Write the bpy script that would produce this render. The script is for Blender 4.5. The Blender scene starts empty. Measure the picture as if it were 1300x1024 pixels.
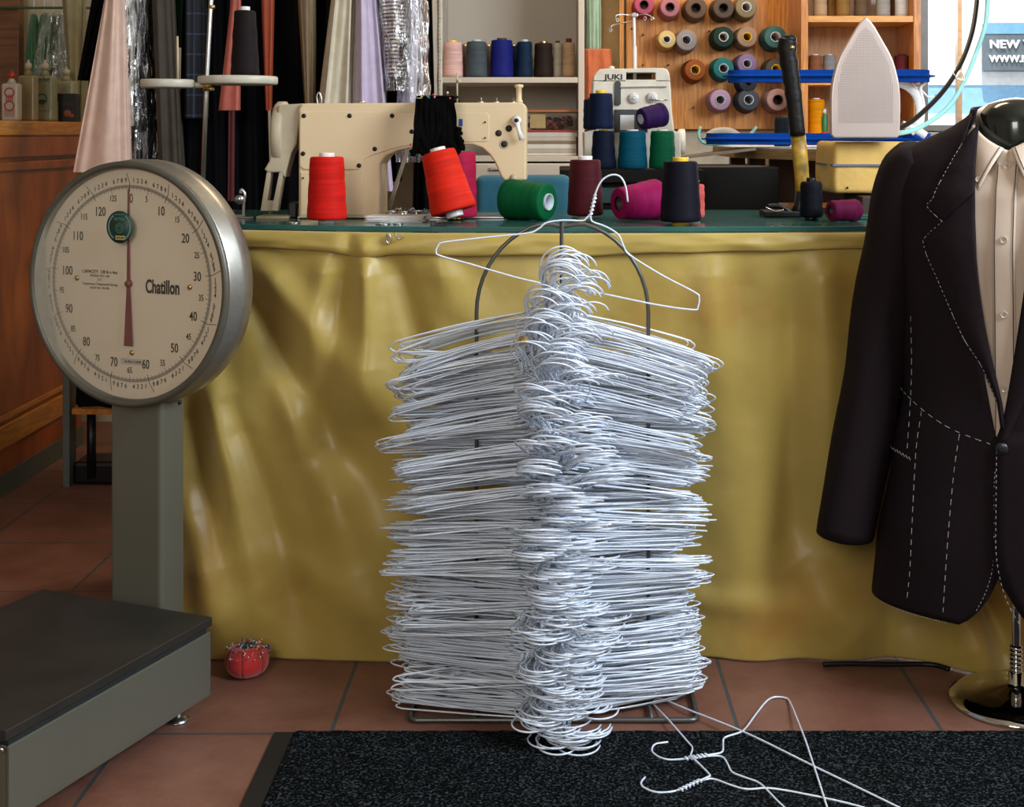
import bpy, bmesh, math, random
from mathutils import Vector, Matrix, Euler, noise
PI = math.pi
random.seed(7)
SC = bpy.context.scene
COL = SC.collection
F = 1675.0; CX = 705.0; CY = 168.0; H = 0.92

# ------------------------------------------------------------------ measuring
def W(px, py, Y):
    return Vector(((px-CX)*Y/F, Y, H-(py-CY)*Y/F))
def XA(px, Y): return (px-CX)*Y/F
def ZA(py, Y): return H-(py-CY)*Y/F
def FL(px, py, z=0.0):
    Y = F*(H-z)/(py-CY)
    return Vector(((px-CX)*Y/F, Y, z))

# ------------------------------------------------------------------ materials
MATS = {}
def mat(name, col, rough=.6, metal=0, bump=None, var=None, spec=.5, sheen=0, coat=0, stretch=(1,1,1), alpha=None, emit=None):
    if name in MATS: return MATS[name]
    m = bpy.data.materials.new(name); m.use_nodes = True
    nt = m.node_tree; N = nt.nodes; L = nt.links
    b = N['Principled BSDF']
    b.inputs['Base Color'].default_value = (*col, 1)
    b.inputs['Roughness'].default_value = rough
    b.inputs['Metallic'].default_value = metal
    b.inputs['Specular IOR Level'].default_value = spec
    b.inputs['Sheen Weight'].default_value = sheen
    b.inputs['Coat Weight'].default_value = coat
    tc = N.new('ShaderNodeTexCoord'); mp = N.new('ShaderNodeMapping')
    mp.inputs['Scale'].default_value = stretch
    L.new(tc.outputs['Object'], mp.inputs['Vector'])
    if var is None: var = (30, .12)
    if var:
        n = N.new('ShaderNodeTexNoise'); n.inputs['Scale'].default_value = var[0]; n.inputs['Detail'].default_value = 6
        L.new(mp.outputs['Vector'], n.inputs['Vector'])
        r = N.new('ShaderNodeMapRange'); r.inputs['From Min'].default_value = .25; r.inputs['From Max'].default_value = .75
        r.inputs['To Min'].default_value = 1-var[1]; r.inputs['To Max'].default_value = 1+var[1]
        L.new(n.outputs['Fac'], r.inputs['Value'])
        mx = N.new('ShaderNodeMix'); mx.data_type = 'RGBA'; mx.blend_type = 'MULTIPLY'
        mx.inputs['Factor'].default_value = 1
        mx.inputs['A'].default_value = (*col, 1)
        L.new(r.outputs['Result'], mx.inputs['B'])
        L.new(mx.outputs['Result'], b.inputs['Base Color'])
    if bump:
        n2 = N.new('ShaderNodeTexNoise'); n2.inputs['Scale'].default_value = bump[0]; n2.inputs['Detail'].default_value = 5
        L.new(mp.outputs['Vector'], n2.inputs['Vector'])
        bp = N.new('ShaderNodeBump'); bp.inputs['Strength'].default_value = bump[1]; bp.inputs['Distance'].default_value = bump[2] if len(bump) > 2 else .002
        L.new(n2.outputs['Fac'], bp.inputs['Height']); L.new(bp.outputs['Normal'], b.inputs['Normal'])
    if emit:
        b.inputs['Emission Color'].default_value = (*emit[0], 1); b.inputs['Emission Strength'].default_value = emit[1]
    MATS[name] = m
    return m

def thread_mat(name, col, rough=.55):
    if name in MATS: return MATS[name]
    m = mat(name, col, .62, var=False, spec=.12)
    nt = m.node_tree; N = nt.nodes; L = nt.links; b = N['Principled BSDF']
    tc = N.new('ShaderNodeTexCoord'); 
    mp = N.new('ShaderNodeMapping'); mp.inputs['Rotation'].default_value = (0.16, 0, 0)
    L.new(tc.outputs['Object'], mp.inputs['Vector'])
    w = N.new('ShaderNodeTexWave'); w.bands_direction = 'Z'; w.inputs['Scale'].default_value = 210
    w.inputs['Distortion'].default_value = 1.5; w.inputs['Detail'].default_value = 2; w.inputs['Detail Scale'].default_value = 3
    L.new(mp.outputs['Vector'], w.inputs['Vector'])
    n = N.new('ShaderNodeTexNoise'); n.inputs['Scale'].default_value = 40; n.inputs['Detail'].default_value = 3
    mp2 = N.new('ShaderNodeMapping'); mp2.inputs['Scale'].default_value = (.3, .3, 4); L.new(tc.outputs['Object'], mp2.inputs['Vector'])
    L.new(mp2.outputs['Vector'], n.inputs['Vector'])
    r = N.new('ShaderNodeMapRange'); r.inputs['From Min'].default_value = .3; r.inputs['From Max'].default_value = .7
    r.inputs['To Min'].default_value = .78; r.inputs['To Max'].default_value = 1.15
    L.new(n.outputs['Fac'], r.inputs['Value'])
    mx = N.new('ShaderNodeMix'); mx.data_type = 'RGBA'; mx.blend_type = 'MULTIPLY'; mx.inputs['Factor'].default_value = 1
    mx.inputs['A'].default_value = (*col, 1); L.new(r.outputs['Result'], mx.inputs['B']); L.new(mx.outputs['Result'], b.inputs['Base Color'])
    bp = N.new('ShaderNodeBump'); bp.inputs['Strength'].default_value = .22; bp.inputs['Distance'].default_value = .0008
    L.new(w.outputs['Fac'], bp.inputs['Height']); L.new(bp.outputs['Normal'], b.inputs['Normal'])
    return m

def wood_mat(name, c1, c2, rough=.45, scale=6, axis=(1, 12, 12), coat=.2):
    if name in MATS: return MATS[name]
    m = mat(name, c1, rough, var=False, coat=coat)
    nt = m.node_tree; N = nt.nodes; L = nt.links; b = N['Principled BSDF']
    tc = N.new('ShaderNodeTexCoord'); mp = N.new('ShaderNodeMapping'); mp.inputs['Scale'].default_value = axis
    L.new(tc.outputs['Object'], mp.inputs['Vector'])
    n0 = N.new('ShaderNodeTexNoise'); n0.inputs['Scale'].default_value = scale; n0.inputs['Detail'].default_value = 8
    n0.inputs['Distortion'].default_value = .6
    L.new(mp.outputs['Vector'], n0.inputs['Vector'])
    cr = N.new('ShaderNodeValToRGB'); cr.color_ramp.elements[0].position = .36; cr.color_ramp.elements[1].position = .62
    cr.color_ramp.elements[0].color = (*c2, 1); cr.color_ramp.elements[1].color = (*c1, 1)
    L.new(n0.outputs['Fac'], cr.inputs['Fac']); L.new(cr.outputs['Color'], b.inputs['Base Color'])
    bp = N.new('ShaderNodeBump'); bp.inputs['Strength'].default_value = .1; bp.inputs['Distance'].default_value = .001
    L.new(n0.outputs['Fac'], bp.inputs['Height']); L.new(bp.outputs['Normal'], b.inputs['Normal'])
    return m

def clear_mat(name, ior=1.45, rough=.03, tint=(1, 1, 1), gloss=1.0):
    if name in MATS: return MATS[name]
    m = bpy.data.materials.new(name); m.use_nodes = True
    nt = m.node_tree; N = nt.nodes; L = nt.links; N.clear()
    o = N.new('ShaderNodeOutputMaterial'); mx = N.new('ShaderNodeMixShader')
    t = N.new('ShaderNodeBsdfTransparent'); t.inputs['Color'].default_value = (*tint, 1)
    g = N.new('ShaderNodeBsdfGlossy'); g.inputs['Roughness'].default_value = rough
    f = N.new('ShaderNodeFresnel'); f.inputs['IOR'].default_value = ior
    mu = N.new('ShaderNodeMath'); mu.operation = 'MULTIPLY'; mu.inputs[1].default_value = gloss; mu.use_clamp = True
    L.new(f.outputs['Fac'], mu.inputs[0]); L.new(mu.outputs[0], mx.inputs['Fac'])
    if gloss > 1:
        n = N.new('ShaderNodeTexNoise'); n.inputs['Scale'].default_value = 9; n.inputs['Detail'].default_value = 4; n.inputs['Distortion'].default_value = 1.5
        tc = N.new('ShaderNodeTexCoord'); mp = N.new('ShaderNodeMapping'); mp.inputs['Scale'].default_value = (3, 3, 1)
        L.new(tc.outputs['Object'], mp.inputs['Vector']); L.new(mp.outputs['Vector'], n.inputs['Vector'])
        bp = N.new('ShaderNodeBump'); bp.inputs['Strength'].default_value = 1; bp.inputs['Distance'].default_value = .02
        L.new(n.outputs['Fac'], bp.inputs['Height']); L.new(bp.outputs['Normal'], g.inputs['Normal']); L.new(bp.outputs['Normal'], f.inputs['Normal'])
    L.new(t.outputs[0], mx.inputs[1]); L.new(g.outputs[0], mx.inputs[2]); L.new(mx.outputs[0], o.inputs['Surface'])
    MATS[name] = m
    return m

# ------------------------------------------------------------------ mesh helpers
def BM(): return bmesh.new()
def box(bm, x0, x1, y0, y1, z0, z1, M=None, bev=0, seg=2):
    t = bmesh.new()
    bmesh.ops.create_cube(t, size=1)
    for v in t.verts:
        v.co = Vector((x0+(v.co.x+.5)*(x1-x0), y0+(v.co.y+.5)*(y1-y0), z0+(v.co.z+.5)*(z1-z0)))
    if bev: bmesh.ops.bevel(t, geom=list(t.edges), offset=bev, segments=seg, affect='EDGES', profile=.5)
    merge(bm, t, M)
def merge(bm, t, M=None):
    if M is not None: bmesh.ops.transform(t, matrix=M, verts=t.verts)
    vm = {}
    for v in t.verts: vm[v] = bm.verts.new(v.co)
    for f in t.faces:
        try:
            nf = bm.faces.new([vm[v] for v in f.verts]); nf.smooth = f.smooth
        except ValueError: pass
    t.free()
def lathe(bm, prof, n=24, M=None, smooth=True, cap=True):
    """prof: (r,z) list revolved about z"""
    t = bmesh.new(); rings = []
    for r, z in prof:
        rings.append([t.verts.new((r*math.cos(2*PI*i/n), r*math.sin(2*PI*i/n), z)) for i in range(n)])
    for a, b in zip(rings, rings[1:]):
        for i in range(n):
            f = t.faces.new((a[i], a[(i+1) % n], b[(i+1) % n], b[i])); f.smooth = smooth
    if cap:
        if prof[0][0] > 1e-5: t.faces.new(list(reversed(rings[0])))
        if prof[-1][0] > 1e-5: t.faces.new(rings[-1])
    merge(bm, t, M)
def tube(bm, pts, r, n=8, M=None, cap=True, closed=False, radii=None, flat=1.0):
    pts = [Vector(p) for p in pts]; t = bmesh.new(); rings = []
    N = len(pts); up = None
    for i, p in enumerate(pts):
        if closed: d = pts[(i+1) % N]-pts[i-1]
        else: d = pts[min(i+1, N-1)]-pts[max(i-1, 0)]
        d.normalize()
        if up is None:
            a = Vector((0, 0, 1)) if abs(d.z) < .9 else Vector((1, 0, 0))
            up = (a-d*a.dot(d)).normalized()
        else:
            up = (up-d*up.dot(d))
            if up.length < 1e-6: up = d.orthogonal()
            up.normalize()
        s = d.cross(up); rr = radii[i] if radii else r
        rings.append([t.verts.new(p+up*rr*math.cos(2*PI*k/n)+s*rr*flat*math.sin(2*PI*k/n)) for k in range(n)])
    rng = range(N) if closed else range(N-1)
    for i in rng:
        a, b = rings[i], rings[(i+1) % N]
        for k in range(n):
            f = t.faces.new((a[k], b[k], b[(k+1) % n], a[(k+1) % n])); f.smooth = True
    if cap and not closed:
        t.faces.new(list(reversed(rings[0]))); t.faces.new(rings[-1])
    bmesh.ops.recalc_face_normals(t, faces=t.faces)
    merge(bm, t, M)
def smooth(pts, k=6, closed=False):
    """Catmull-Rom"""
    P = [Vector(p) for p in pts]; n = len(P); out = []
    rng = range(n) if closed else range(n-1)
    for i in rng:
        if closed: p0, p1, p2, p3 = P[i-1], P[i], P[(i+1) % n], P[(i+2) % n]
        else: p0, p1, p2, p3 = P[max(i-1, 0)], P[i], P[i+1], P[min(i+2, n-1)]
        for j in range(k):
            t = j/k
            out.append(.5*((2*p1)+(p2-p0)*t+(2*p0-5*p1+4*p2-p3)*t*t+(3*p1-p0-3*p2+p3)*t**3))
    if not closed: out.append(P[-1])
    return out
def prism(bm, outline, y0, y1, M=None, bev=0, seg=2, holes=None):
    """outline of (x,z); extruded in y"""
    t = bmesh.new()
    vs = [t.verts.new((x, y0, z)) for x, z in outline]
    f = t.faces.new(vs)
    r = bmesh.ops.extrude_face_region(t, geom=[f])
    for v in [g for g in r['geom'] if isinstance(g, bmesh.types.BMVert)]: v.co.y = y1
    bmesh.ops.recalc_face_normals(t, faces=t.faces)
    if bev:
        es = [e for e in t.edges if abs(e.verts[0].co.y-e.verts[1].co.y) < 1e-7]
        bmesh.ops.bevel(t, geom=es, offset=bev, segments=seg, affect='EDGES', profile=.5)
    merge(bm, t, M)
def rrect(x0, x1, z0, z1, r, n=5):
    o = []
    for cx, cz, a0 in ((x1-r, z1-r, 0), (x0+r, z1-r, 90), (x0+r, z0+r, 180), (x1-r, z0+r, 270)):
        for i in range(n+1):
            a = math.radians(a0+90*i/n); o.append((cx+r*math.cos(a), cz+r*math.sin(a)))
    return o
def ball(bm, c, r, sc=(1, 1, 1), n=12):
    t = bmesh.new(); bmesh.ops.create_uvsphere(t, u_segments=n, v_segments=max(6, n//2+2), radius=r)
    for f in t.faces: f.smooth = True
    merge(bm, t, Matrix.Translation(c) @ Matrix.Diagonal((*sc, 1)))
def grid(bm, fn, nu, nv, smooth=True):
    vs = [[bm.verts.new(fn(i/(nu-1), j/(nv-1))) for i in range(nu)] for j in range(nv)]
    for j in range(nv-1):
        for i in range(nu-1):
            f = bm.faces.new((vs[j][i], vs[j][i+1], vs[j+1][i+1], vs[j+1][i])); f.smooth = smooth
def text(bm, s, size, M, ext=.0002, sx=1.0, align='CENTER', bold=0):
    c = bpy.data.curves.new('t', 'FONT'); c.body = s; c.size = size; c.extrude = ext; c.align_x = align; c.align_y = 'CENTER'
    c.offset = bold; c.resolution_u = 3
    o = bpy.data.objects.new('t', c); COL.objects.link(o)
    me = bpy.data.meshes.new_from_object(o)
    t = bmesh.new(); t.from_mesh(me)
    bpy.data.objects.remove(o); bpy.data.curves.remove(c); bpy.data.meshes.remove(me)
    merge(bm, t, M @ Matrix.Diagonal((sx, 1, 1, 1)))
FACE = Matrix.Rotation(PI/2, 4, 'X')      # text plane -> facing -Y

def obj(name, bm, m, parent=None, loc=None, rot=None, mods=None):
    me = bpy.data.meshes.new(name)
    bm.normal_update(); bm.to_mesh(me); bm.free()
    if m: me.materials.append(m)
    o = bpy.data.objects.new(name, me); COL.objects.link(o)
    if parent: o.parent = parent
    if loc is not None: o.location = loc
    if rot is not None: o.rotation_euler = rot
    return o
def thick(o, t, off=0):
    s = o.modifiers.new('thickness', 'SOLIDIFY'); s.thickness = t; s.offset = off
    return o
def bevel(o, w, seg=2):
    s = o.modifiers.new('bevel', 'BEVEL'); s.width = w; s.segments = seg; s.limit_method = 'ANGLE'; return o
def tag(o, label, cat, group=None, kind=None):
    o['label'] = label; o['category'] = cat
    if group: o['group'] = group
    if kind: o['kind'] = kind
    return o
def struct(o): o['kind'] = 'structure'; return o
def empty(name, loc, label, cat, group=None, rz=0, rot=None):
    o = bpy.data.objects.new(name, None); COL.objects.link(o); o.location = loc; o.empty_display_size = .05
    o.rotation_euler = rot if rot is not None else (0, 0, rz)
    return tag(o, label, cat, group)

# ------------------------------------------------------------------ common materials
m_cream = mat('cream_enamel', (.64, .49, .29), .38, bump=(900, .06), var=(8, .06), coat=.1)
m_creamd = mat('cream_plastic', (.42, .35, .24), .5)
m_steel = mat('brushed_steel', (.55, .55, .55), .28, 1, var=(60, .1))
m_dsteel = mat('dark_steel', (.06, .065, .065), .42, .6)
m_black = mat('black_plastic', (.004, .004, .0045), .4, spec=.35)
m_white = mat('white_plastic', (.72, .70, .68), .4)
m_whitep = mat('white_paint', (.58, .50, .40), .5, var=(3, .05))
m_yelcore = mat('yellow_core', (.75, .48, .03), .4)
m_whitecore = mat('white_core', (.68, .66, .66), .35)
m_greycore = mat('grey_core', (.42, .47, .52), .4)
m_darkcore = mat('dark_core', (.03, .022, .018), .6)
m_brass = mat('brass', (.5, .36, .14), .35, 1)

# ================================================================== SETTING
# floor with tiles
def floor_mat():
    m = mat('terracotta_tile', (.22, .09, .05), .5, var=False)
    nt = m.node_tree; N = nt.nodes; L = nt.links; b = N['Principled BSDF']
    tc = N.new('ShaderNodeTexCoord'); mp = N.new('ShaderNodeMapping')
    T = .313
    mp.inputs['Location'].default_value = (-.2815+T*20, -2.0197+T*20, 0)
    L.new(tc.outputs['Object'], mp.inputs['Vector'])
    br = N.new('ShaderNodeTexBrick'); br.offset = 0; br.squash = 1
    br.inputs['Scale'].default_value = 1; br.inputs['Mortar Size'].default_value = .0035; br.inputs['Mortar Smooth'].default_value = .2
    br.inputs['Brick Width'].default_value = T; br.inputs['Row Height'].default_value = T
    br.inputs['Color1'].default_value = (.215, .095, .062, 1); br.inputs['Color2'].default_value = (.19, .087, .058, 1)
    br.inputs['Mortar'].default_value = (.06, .07, .072, 1)
    L.new(mp.outputs['Vector'], br.inputs['Vector'])
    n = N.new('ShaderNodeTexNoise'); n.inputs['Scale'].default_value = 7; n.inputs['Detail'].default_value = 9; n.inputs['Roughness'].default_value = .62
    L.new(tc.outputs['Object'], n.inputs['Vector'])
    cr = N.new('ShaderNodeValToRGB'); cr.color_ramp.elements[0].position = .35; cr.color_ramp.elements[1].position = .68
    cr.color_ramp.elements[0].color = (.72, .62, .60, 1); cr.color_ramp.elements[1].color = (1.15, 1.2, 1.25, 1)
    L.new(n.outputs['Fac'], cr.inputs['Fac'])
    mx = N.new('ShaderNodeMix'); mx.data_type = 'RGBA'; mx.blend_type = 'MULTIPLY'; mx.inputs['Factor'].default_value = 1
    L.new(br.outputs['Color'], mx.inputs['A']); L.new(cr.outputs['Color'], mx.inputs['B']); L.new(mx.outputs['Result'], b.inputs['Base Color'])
    n2 = N.new('ShaderNodeTexNoise'); n2.inputs['Scale'].default_value = 120; n2.inputs['Detail'].default_value = 6
    L.new(tc.outputs['Object'], n2.inputs['Vector'])
    ma = N.new('ShaderNodeMath'); ma.operation = 'MULTIPLY_ADD'; ma.inputs[1].default_value = -1.5
    L.new(br.outputs['Fac'], ma.inputs[0]); L.new(n2.outputs['Fac'], ma.inputs[2])
    bp = N.new('ShaderNodeBump'); bp.inputs['Strength'].default_value = .4; bp.inputs['Distance'].default_value = .0022
    L.new(ma.outputs[0], bp.inputs['Height']); L.new(bp.outputs['Normal'], b.inputs['Normal'])
    return m
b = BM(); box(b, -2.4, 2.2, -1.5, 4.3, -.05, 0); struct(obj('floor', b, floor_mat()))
m_wall = mat('wall_paint', (.48, .41, .30), .8, bump=(60, .2))
m_walld = mat('shaded_wall_paint', (.30, .27, .20), .8)  # shaded copy of the wall paint, the shade is in the colour
b = BM(); box(b, -2.4, 2.2, -1.5, 4.3, 2.7, 2.75); struct(obj('ceiling', b, m_wall))
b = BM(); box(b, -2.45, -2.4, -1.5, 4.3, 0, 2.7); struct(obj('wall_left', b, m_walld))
# right wall: a shop window opening between y=-0.6..1.7
b = BM(); box(b, 2.2, 2.25, 1.9, 4.3, 0, 2.7); box(b, 2.2, 2.25, -1.5, -.7, 0, 2.7); box(b, 2.2, 2.25, -.7, 1.9, 0, .9); box(b, 2.2, 2.25, -.7, 1.9, 2.6, 2.7)
struct(obj('wall_right', b, m_wall))
b = BM(); box(b, -2.4, -1.3, -1.55, -1.5, 0, 2.7); box(b, -.2, 2.2, -1.55, -1.5, 0, 2.7); box(b, -1.3, -.2, -1.55, -1.5, 0, 1.1); box(b, -1.3, -.2, -1.55, -1.5, 2.4, 2.7)
struct(obj('wall_front', b, m_wall))
WX0, WX1, WZ0, WZ1 = 1.10, 1.78, .925, 1.95
b = BM()
box(b, -2.4, WX0, 4.2, 4.3, 0, 2.7); box(b, WX1, 2.2, 4.2, 4.3, 0, 2.7)
box(b, WX0, WX1, 4.2, 4.3, 0, WZ0); box(b, WX0, WX1, 4.2, 4.3, WZ1, 2.7)
struct(obj('wall_back', b, m_wall))
# window in the back wall
m_alu = mat('grey_window_frame', (.13, .13, .125), .45, .3)
m_glass = clear_mat('window_glass')
b = BM()
box(b, WX0, WX0+.05, 4.17, 4.27, WZ0, WZ1, bev=.003); box(b, WX0+.055, WX0+.085, 4.19, 4.27, WZ0, WZ1, bev=.003)
box(b, WX1-.05, WX1, 4.17, 4.27, WZ0, WZ1); box(b, WX0, WX1, 4.17, 4.27, WZ1-.05, WZ1)
box(b, WX0, WX1, 4.17, 4.27, WZ0, WZ0+.018)
box(b, WX0+.005, WX0+.012, 4.165, 4.17, WZ0, WZ1)
w1 = struct(obj('window_1', b, m_alu))
b = BM(); box(b, WX0+.085, WX1-.05, 4.225, 4.231, WZ0+.018, WZ1-.05); obj('glass_pane', b, m_glass, w1)
b = BM(); box(b, WX0+.02, WX1+.0, 4.10, 4.2, WZ0-.03, WZ0-.005, bev=.003); obj('window_sill', b, mat('sill_grey', (.35, .34, .31), .5), w1)
b = BM(); box(b, 1.292, 1.306, 4.235, 4.262, WZ0, 1.5); obj('mullion', b, wood_mat('mullion_wood', (.6, .32, .1), (.45, .22, .06)), w1)

# outside seen through the window: a facade across the street with a sign
t = empty('shop_building', (2.6, 9.2, 0), 'bright white facade across the street seen through the window', 'building')
b = BM(); box(b, -1.2, 3.4, 0, .4, 0, 1.05); box(b, -1.2, 3.4, 0, .4, 1.25, 5)
obj('facade', b, mat('facade_white', (.85, .87, .88), .7), t)
b = BM(); box(b, -1.2, 3.4, .01, .39, 1.05, 1.25); obj('blue_band', b, mat('facade_blue', (.25, .5, .75), .6), t)
t2 = empty('street_sign', (3.30, 9.1, 1.44), 'grey shop sign with white lettering seen through the window', 'sign')
b = BM(); box(b, -.34, 1.0, 0, .06, -.10, .235, bev=.01); obj('sign_board', b, mat('sign_grey', (.10, .13, .155), .6), t2)
b = BM(); box(b, -.34, 1.0, -.005, .0, .16, .235); obj('sign_stripe', b, mat('sign_blue', (.16, .38, .6), .6), t2)
b = BM()
text(b, 'NEW YORK', .078, Matrix.Translation((-.31, -.01, .085)) @ FACE, .006, 1.15, 'LEFT', .002)
text(b, 'WWW.NYD', .066, Matrix.Translation((-.31, -.01, -.015)) @ FACE, .006, 1.0, 'LEFT', .002)
obj('lettering', b, mat('sign_white', (.9, .9, .9), .5), t2)
b = BM(); box(b, -10, 16, 4.32, 16, -.12, -.06); struct(obj('ground', b, mat('street_asphalt', (.3, .3, .3), .9)))

# ================================================================== DOOR MAT
m_rug = mat('charcoal_pile', (.012, .016, .018), .95, var=False, spec=.05)
nt = m_rug.node_tree; N = nt.nodes; L = nt.links; pb = N['Principled BSDF']
tc = N.new('ShaderNodeTexCoord'); n = N.new('ShaderNodeTexNoise'); n.inputs['Scale'].default_value = 230; n.inputs['Detail'].default_value = 4
n3 = N.new('ShaderNodeTexNoise'); n3.inputs['Scale'].default_value = 60; n3.inputs['Detail'].default_value = 3; n3.inputs['Distortion'].default_value = 3
L.new(tc.outputs['Object'], n.inputs['Vector']); L.new(tc.outputs['Object'], n3.inputs['Vector'])
cr = N.new('ShaderNodeValToRGB'); cr.color_ramp.elements[0].position = .50; cr.color_ramp.elements[1].position = .72
cr.color_ramp.elements[0].color = (.0022, .0028, .0032, 1); cr.color_ramp.elements[1].color = (.085, .105, .12, 1)
mx = N.new('ShaderNodeMix'); mx.data_type = 'FLOAT'; mx.inputs['Factor'].default_value = .4
L.new(n.outputs['Fac'], mx.inputs['A']); L.new(n3.outputs['Fac'], mx.inputs['B'])
L.new(mx.outputs['Result'], cr.inputs['Fac']); L.new(cr.outputs['Color'], pb.inputs['Base Color'])
bp = N.new('ShaderNodeBump'); bp.inputs['Strength'].default_value = 1; bp.inputs['Distance'].default_value = .006
L.new(n.outputs['Fac'], bp.inputs['Height']); L.new(bp.outputs['Normal'], pb.inputs['Normal'])
t = empty('door_mat', (-.43, 2.02, 0), 'charcoal flecked carpet mat with black rubber border on the tiles', 'mat')
b = BM(); box(b, 0, 1.5, -1.1, 0, .0002, .003, bev=.001); obj('rubber_border', b, mat('rubber', (.006, .006, .007), .6), t)
b = BM()
def pile(u, v):
    x = .03+u*1.44; y = -1.09+v*1.088
    e = min(u, 1-u)*1.44; e2 = min(v, 1-v)*1.09
    k = min(1, e/.006)*min(1, e2/.006)
    return Vector((x, y+ (.0015*noise.noise(Vector((x*60, 0, 3))) if v > .99 else 0), .003+k*(.0055+.0012*noise.noise(Vector((x*90, y*90, 0))))))
grid(b, pile, 300, 220); obj('pile', b, m_rug, t)

# ================================================================== TABLE + YELLOW CLOTH
TZ = .756
def tedge(px):
    # photographed front edge of the table: gently curved
    pts = [(-100, 2.75), (150, 2.47), (230, 2.40), (300, 2.365), (430, 2.32), (560, 2.29), (700, 2.286), (900, 2.292), (1100, 2.31), (1300, 2.33), (1500, 2.35)]
    for (a, ya), (c, yc) in zip(pts, pts[1:]):
        if a <= px <= c: return ya+(yc-ya)*(px-a)/(c-a)
    return 2.35
m_green = mat('green_glass_top', (.02, .10, .088), .22, var=(9, .3), spec=.6, coat=.3)
front = []
for i in range(31):
    px = 185+i*(1400-185)/30; Y = tedge(px); front.append((XA(px, Y), Y))
t = empty('worktable', (.2, 2.5, 0), 'long worktable with dark green top covered by sewing machine and thread', 'table')
o3 = Vector((.2, 2.5, 0))
b = BM(); tb = bmesh.new()
outl = front+[(front[-1][0], 2.80), (front[0][0], 2.80)]
vs = [tb.verts.new((x-o3.x, y-o3.y, TZ)) for x, y in outl]
f = tb.faces.new(vs); r = bmesh.ops.extrude_face_region(tb, geom=[f])
for v in [g for g in r['geom'] if isinstance(g, bmesh.types.BMVert)]: v.co.z = TZ-.0095
bmesh.ops.recalc_face_normals(tb, faces=tb.faces); merge(b, tb)
bevel(obj('tabletop', b, m_green, t), .001)
for x in (-.80, .98):
    for y in (2.50, 2.74):
        b = BM(); box(b, x-.02, x+.02, y-.02, y+.02, 0, TZ-.011, bev=.002)
        for v in b.verts: v.co -= o3
        obj('leg', b, m_dsteel, t)

m_cloth = mat('yellow_satin_cloth', (.41, .295, .066), .42, var=(5, .14), sheen=.25, bump=(26, .22, .006))
def cloth_extra():
    nt = m_cloth.node_tree; N = nt.nodes; L = nt.links; b = N['Principled BSDF']
    # brown stains
    tc = N.new('ShaderNodeTexCoord'); n = N.new('ShaderNodeTexNoise'); n.inputs['Scale'].default_value = 4.2; n.inputs['Detail'].default_value = 3
    L.new(tc.outputs['Object'], n.inputs['Vector'])
    cr = N.new('ShaderNodeValToRGB'); cr.color_ramp.elements[0].position = .55; cr.color_ramp.elements[1].position = .75
    cr.color_ramp.elements[0].color = (1, 1, 1, 1); cr.color_ramp.elements[1].color = (.86, .66, .5, 1)
    L.new(n.outputs['Fac'], cr.inputs['Fac'])
    src = b.inputs['Base Color'].links[0].from_socket
    mx = N.new('ShaderNodeMix'); mx.data_type = 'RGBA'; mx.blend_type = 'MULTIPLY'; mx.inputs['Factor'].default_value = 1
    L.new(src, mx.inputs['A']); L.new(cr.outputs['Color'], mx.inputs['B']); L.new(mx.outputs['Result'], b.inputs['Base Color'])
cloth_extra()
# fold ridges: (x0,y0,x1,y1,width,amp) in metres on the cloth plane, measured at Y=2.286
def cp(px, py): return Vector(((px-CX)*2.286/F, H-(py-CY)*2.286/F))
FOLDS = []
for a in [(432, 318, 395, 640, 18, -.012), (462, 310, 470, 520, 16, .017), (500, 318, 560, 560, 16, -.011), (545, 312, 640, 470, 24, .010),
          (415, 318, 400, 560, 26, .010), (315, 330, 520, 560, 22, .012), (290, 360, 470, 640, 18, -.010), (250, 470, 360, 840, 24, .014),
          (280, 520, 400, 842, 20, -.011), (232, 520, 262, 700, 22, -.014), (228, 640, 290, 842, 18, .012), (420, 600, 470, 840, 34, .009),
          (350, 500, 500, 800, 22, .007), (900, 320, 960, 840, 30, .010), (1005, 350, 1010, 842, 22, -.012), (1045, 310, 1060, 700, 26, .012),
          (940, 330, 930, 600, 30, -.006), (1000, 700, 1120, 842, 30, .010), (1100, 640, 1200, 842, 28, -.012), (1160, 700, 1245, 850, 22, .018),
          (860, 760, 1100, 780, 20, .006), (1240, 740, 1285, 850, 14, -.02), (700, 330, 690, 842, 60, .008), (330, 700, 600, 830, 26, .006), (590, 320, 620, 700, 30, -.006)]:
    p0 = cp(a[0], a[1]); p1 = cp(a[2], a[3]); FOLDS.append((p0, p1, a[4]*2.286/F*1.1, a[5]))
def folds(x, z):
    q = Vector((x, z)); d = 0
    for p0, p1, w, A in FOLDS:
        e = p1-p0; l2 = e.length_squared
        s = (q-p0).dot(e)/l2
        sc = max(0, min(1, s)); A *= 1; dd = (q-(p0+e*sc)).length
        fall = 1
        if s < .12: fall *= max(0, (s+.1)/.22)
        if s > .75: fall *= max(0, (1.15-s)/.40)
        ww = w*(.7+.9*sc)
        d += 1.7*A*fall*math.exp(-(dd/ww)**2)
    d += .006*noise.noise(Vector((x*4, z*2.2, 1)))+.0025*noise.noise(Vector((x*11+z*6, z*7, 5)))+.0009*noise.noise(Vector((x*30, z*26, 8)))
    return d
t = empty('tablecloth', (0, 2.29, 0), 'pleated yellow satin cloth hanging from the worktable down to the tiles', 'tablecloth')
PX0, PX1 = 205, 1330
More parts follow.
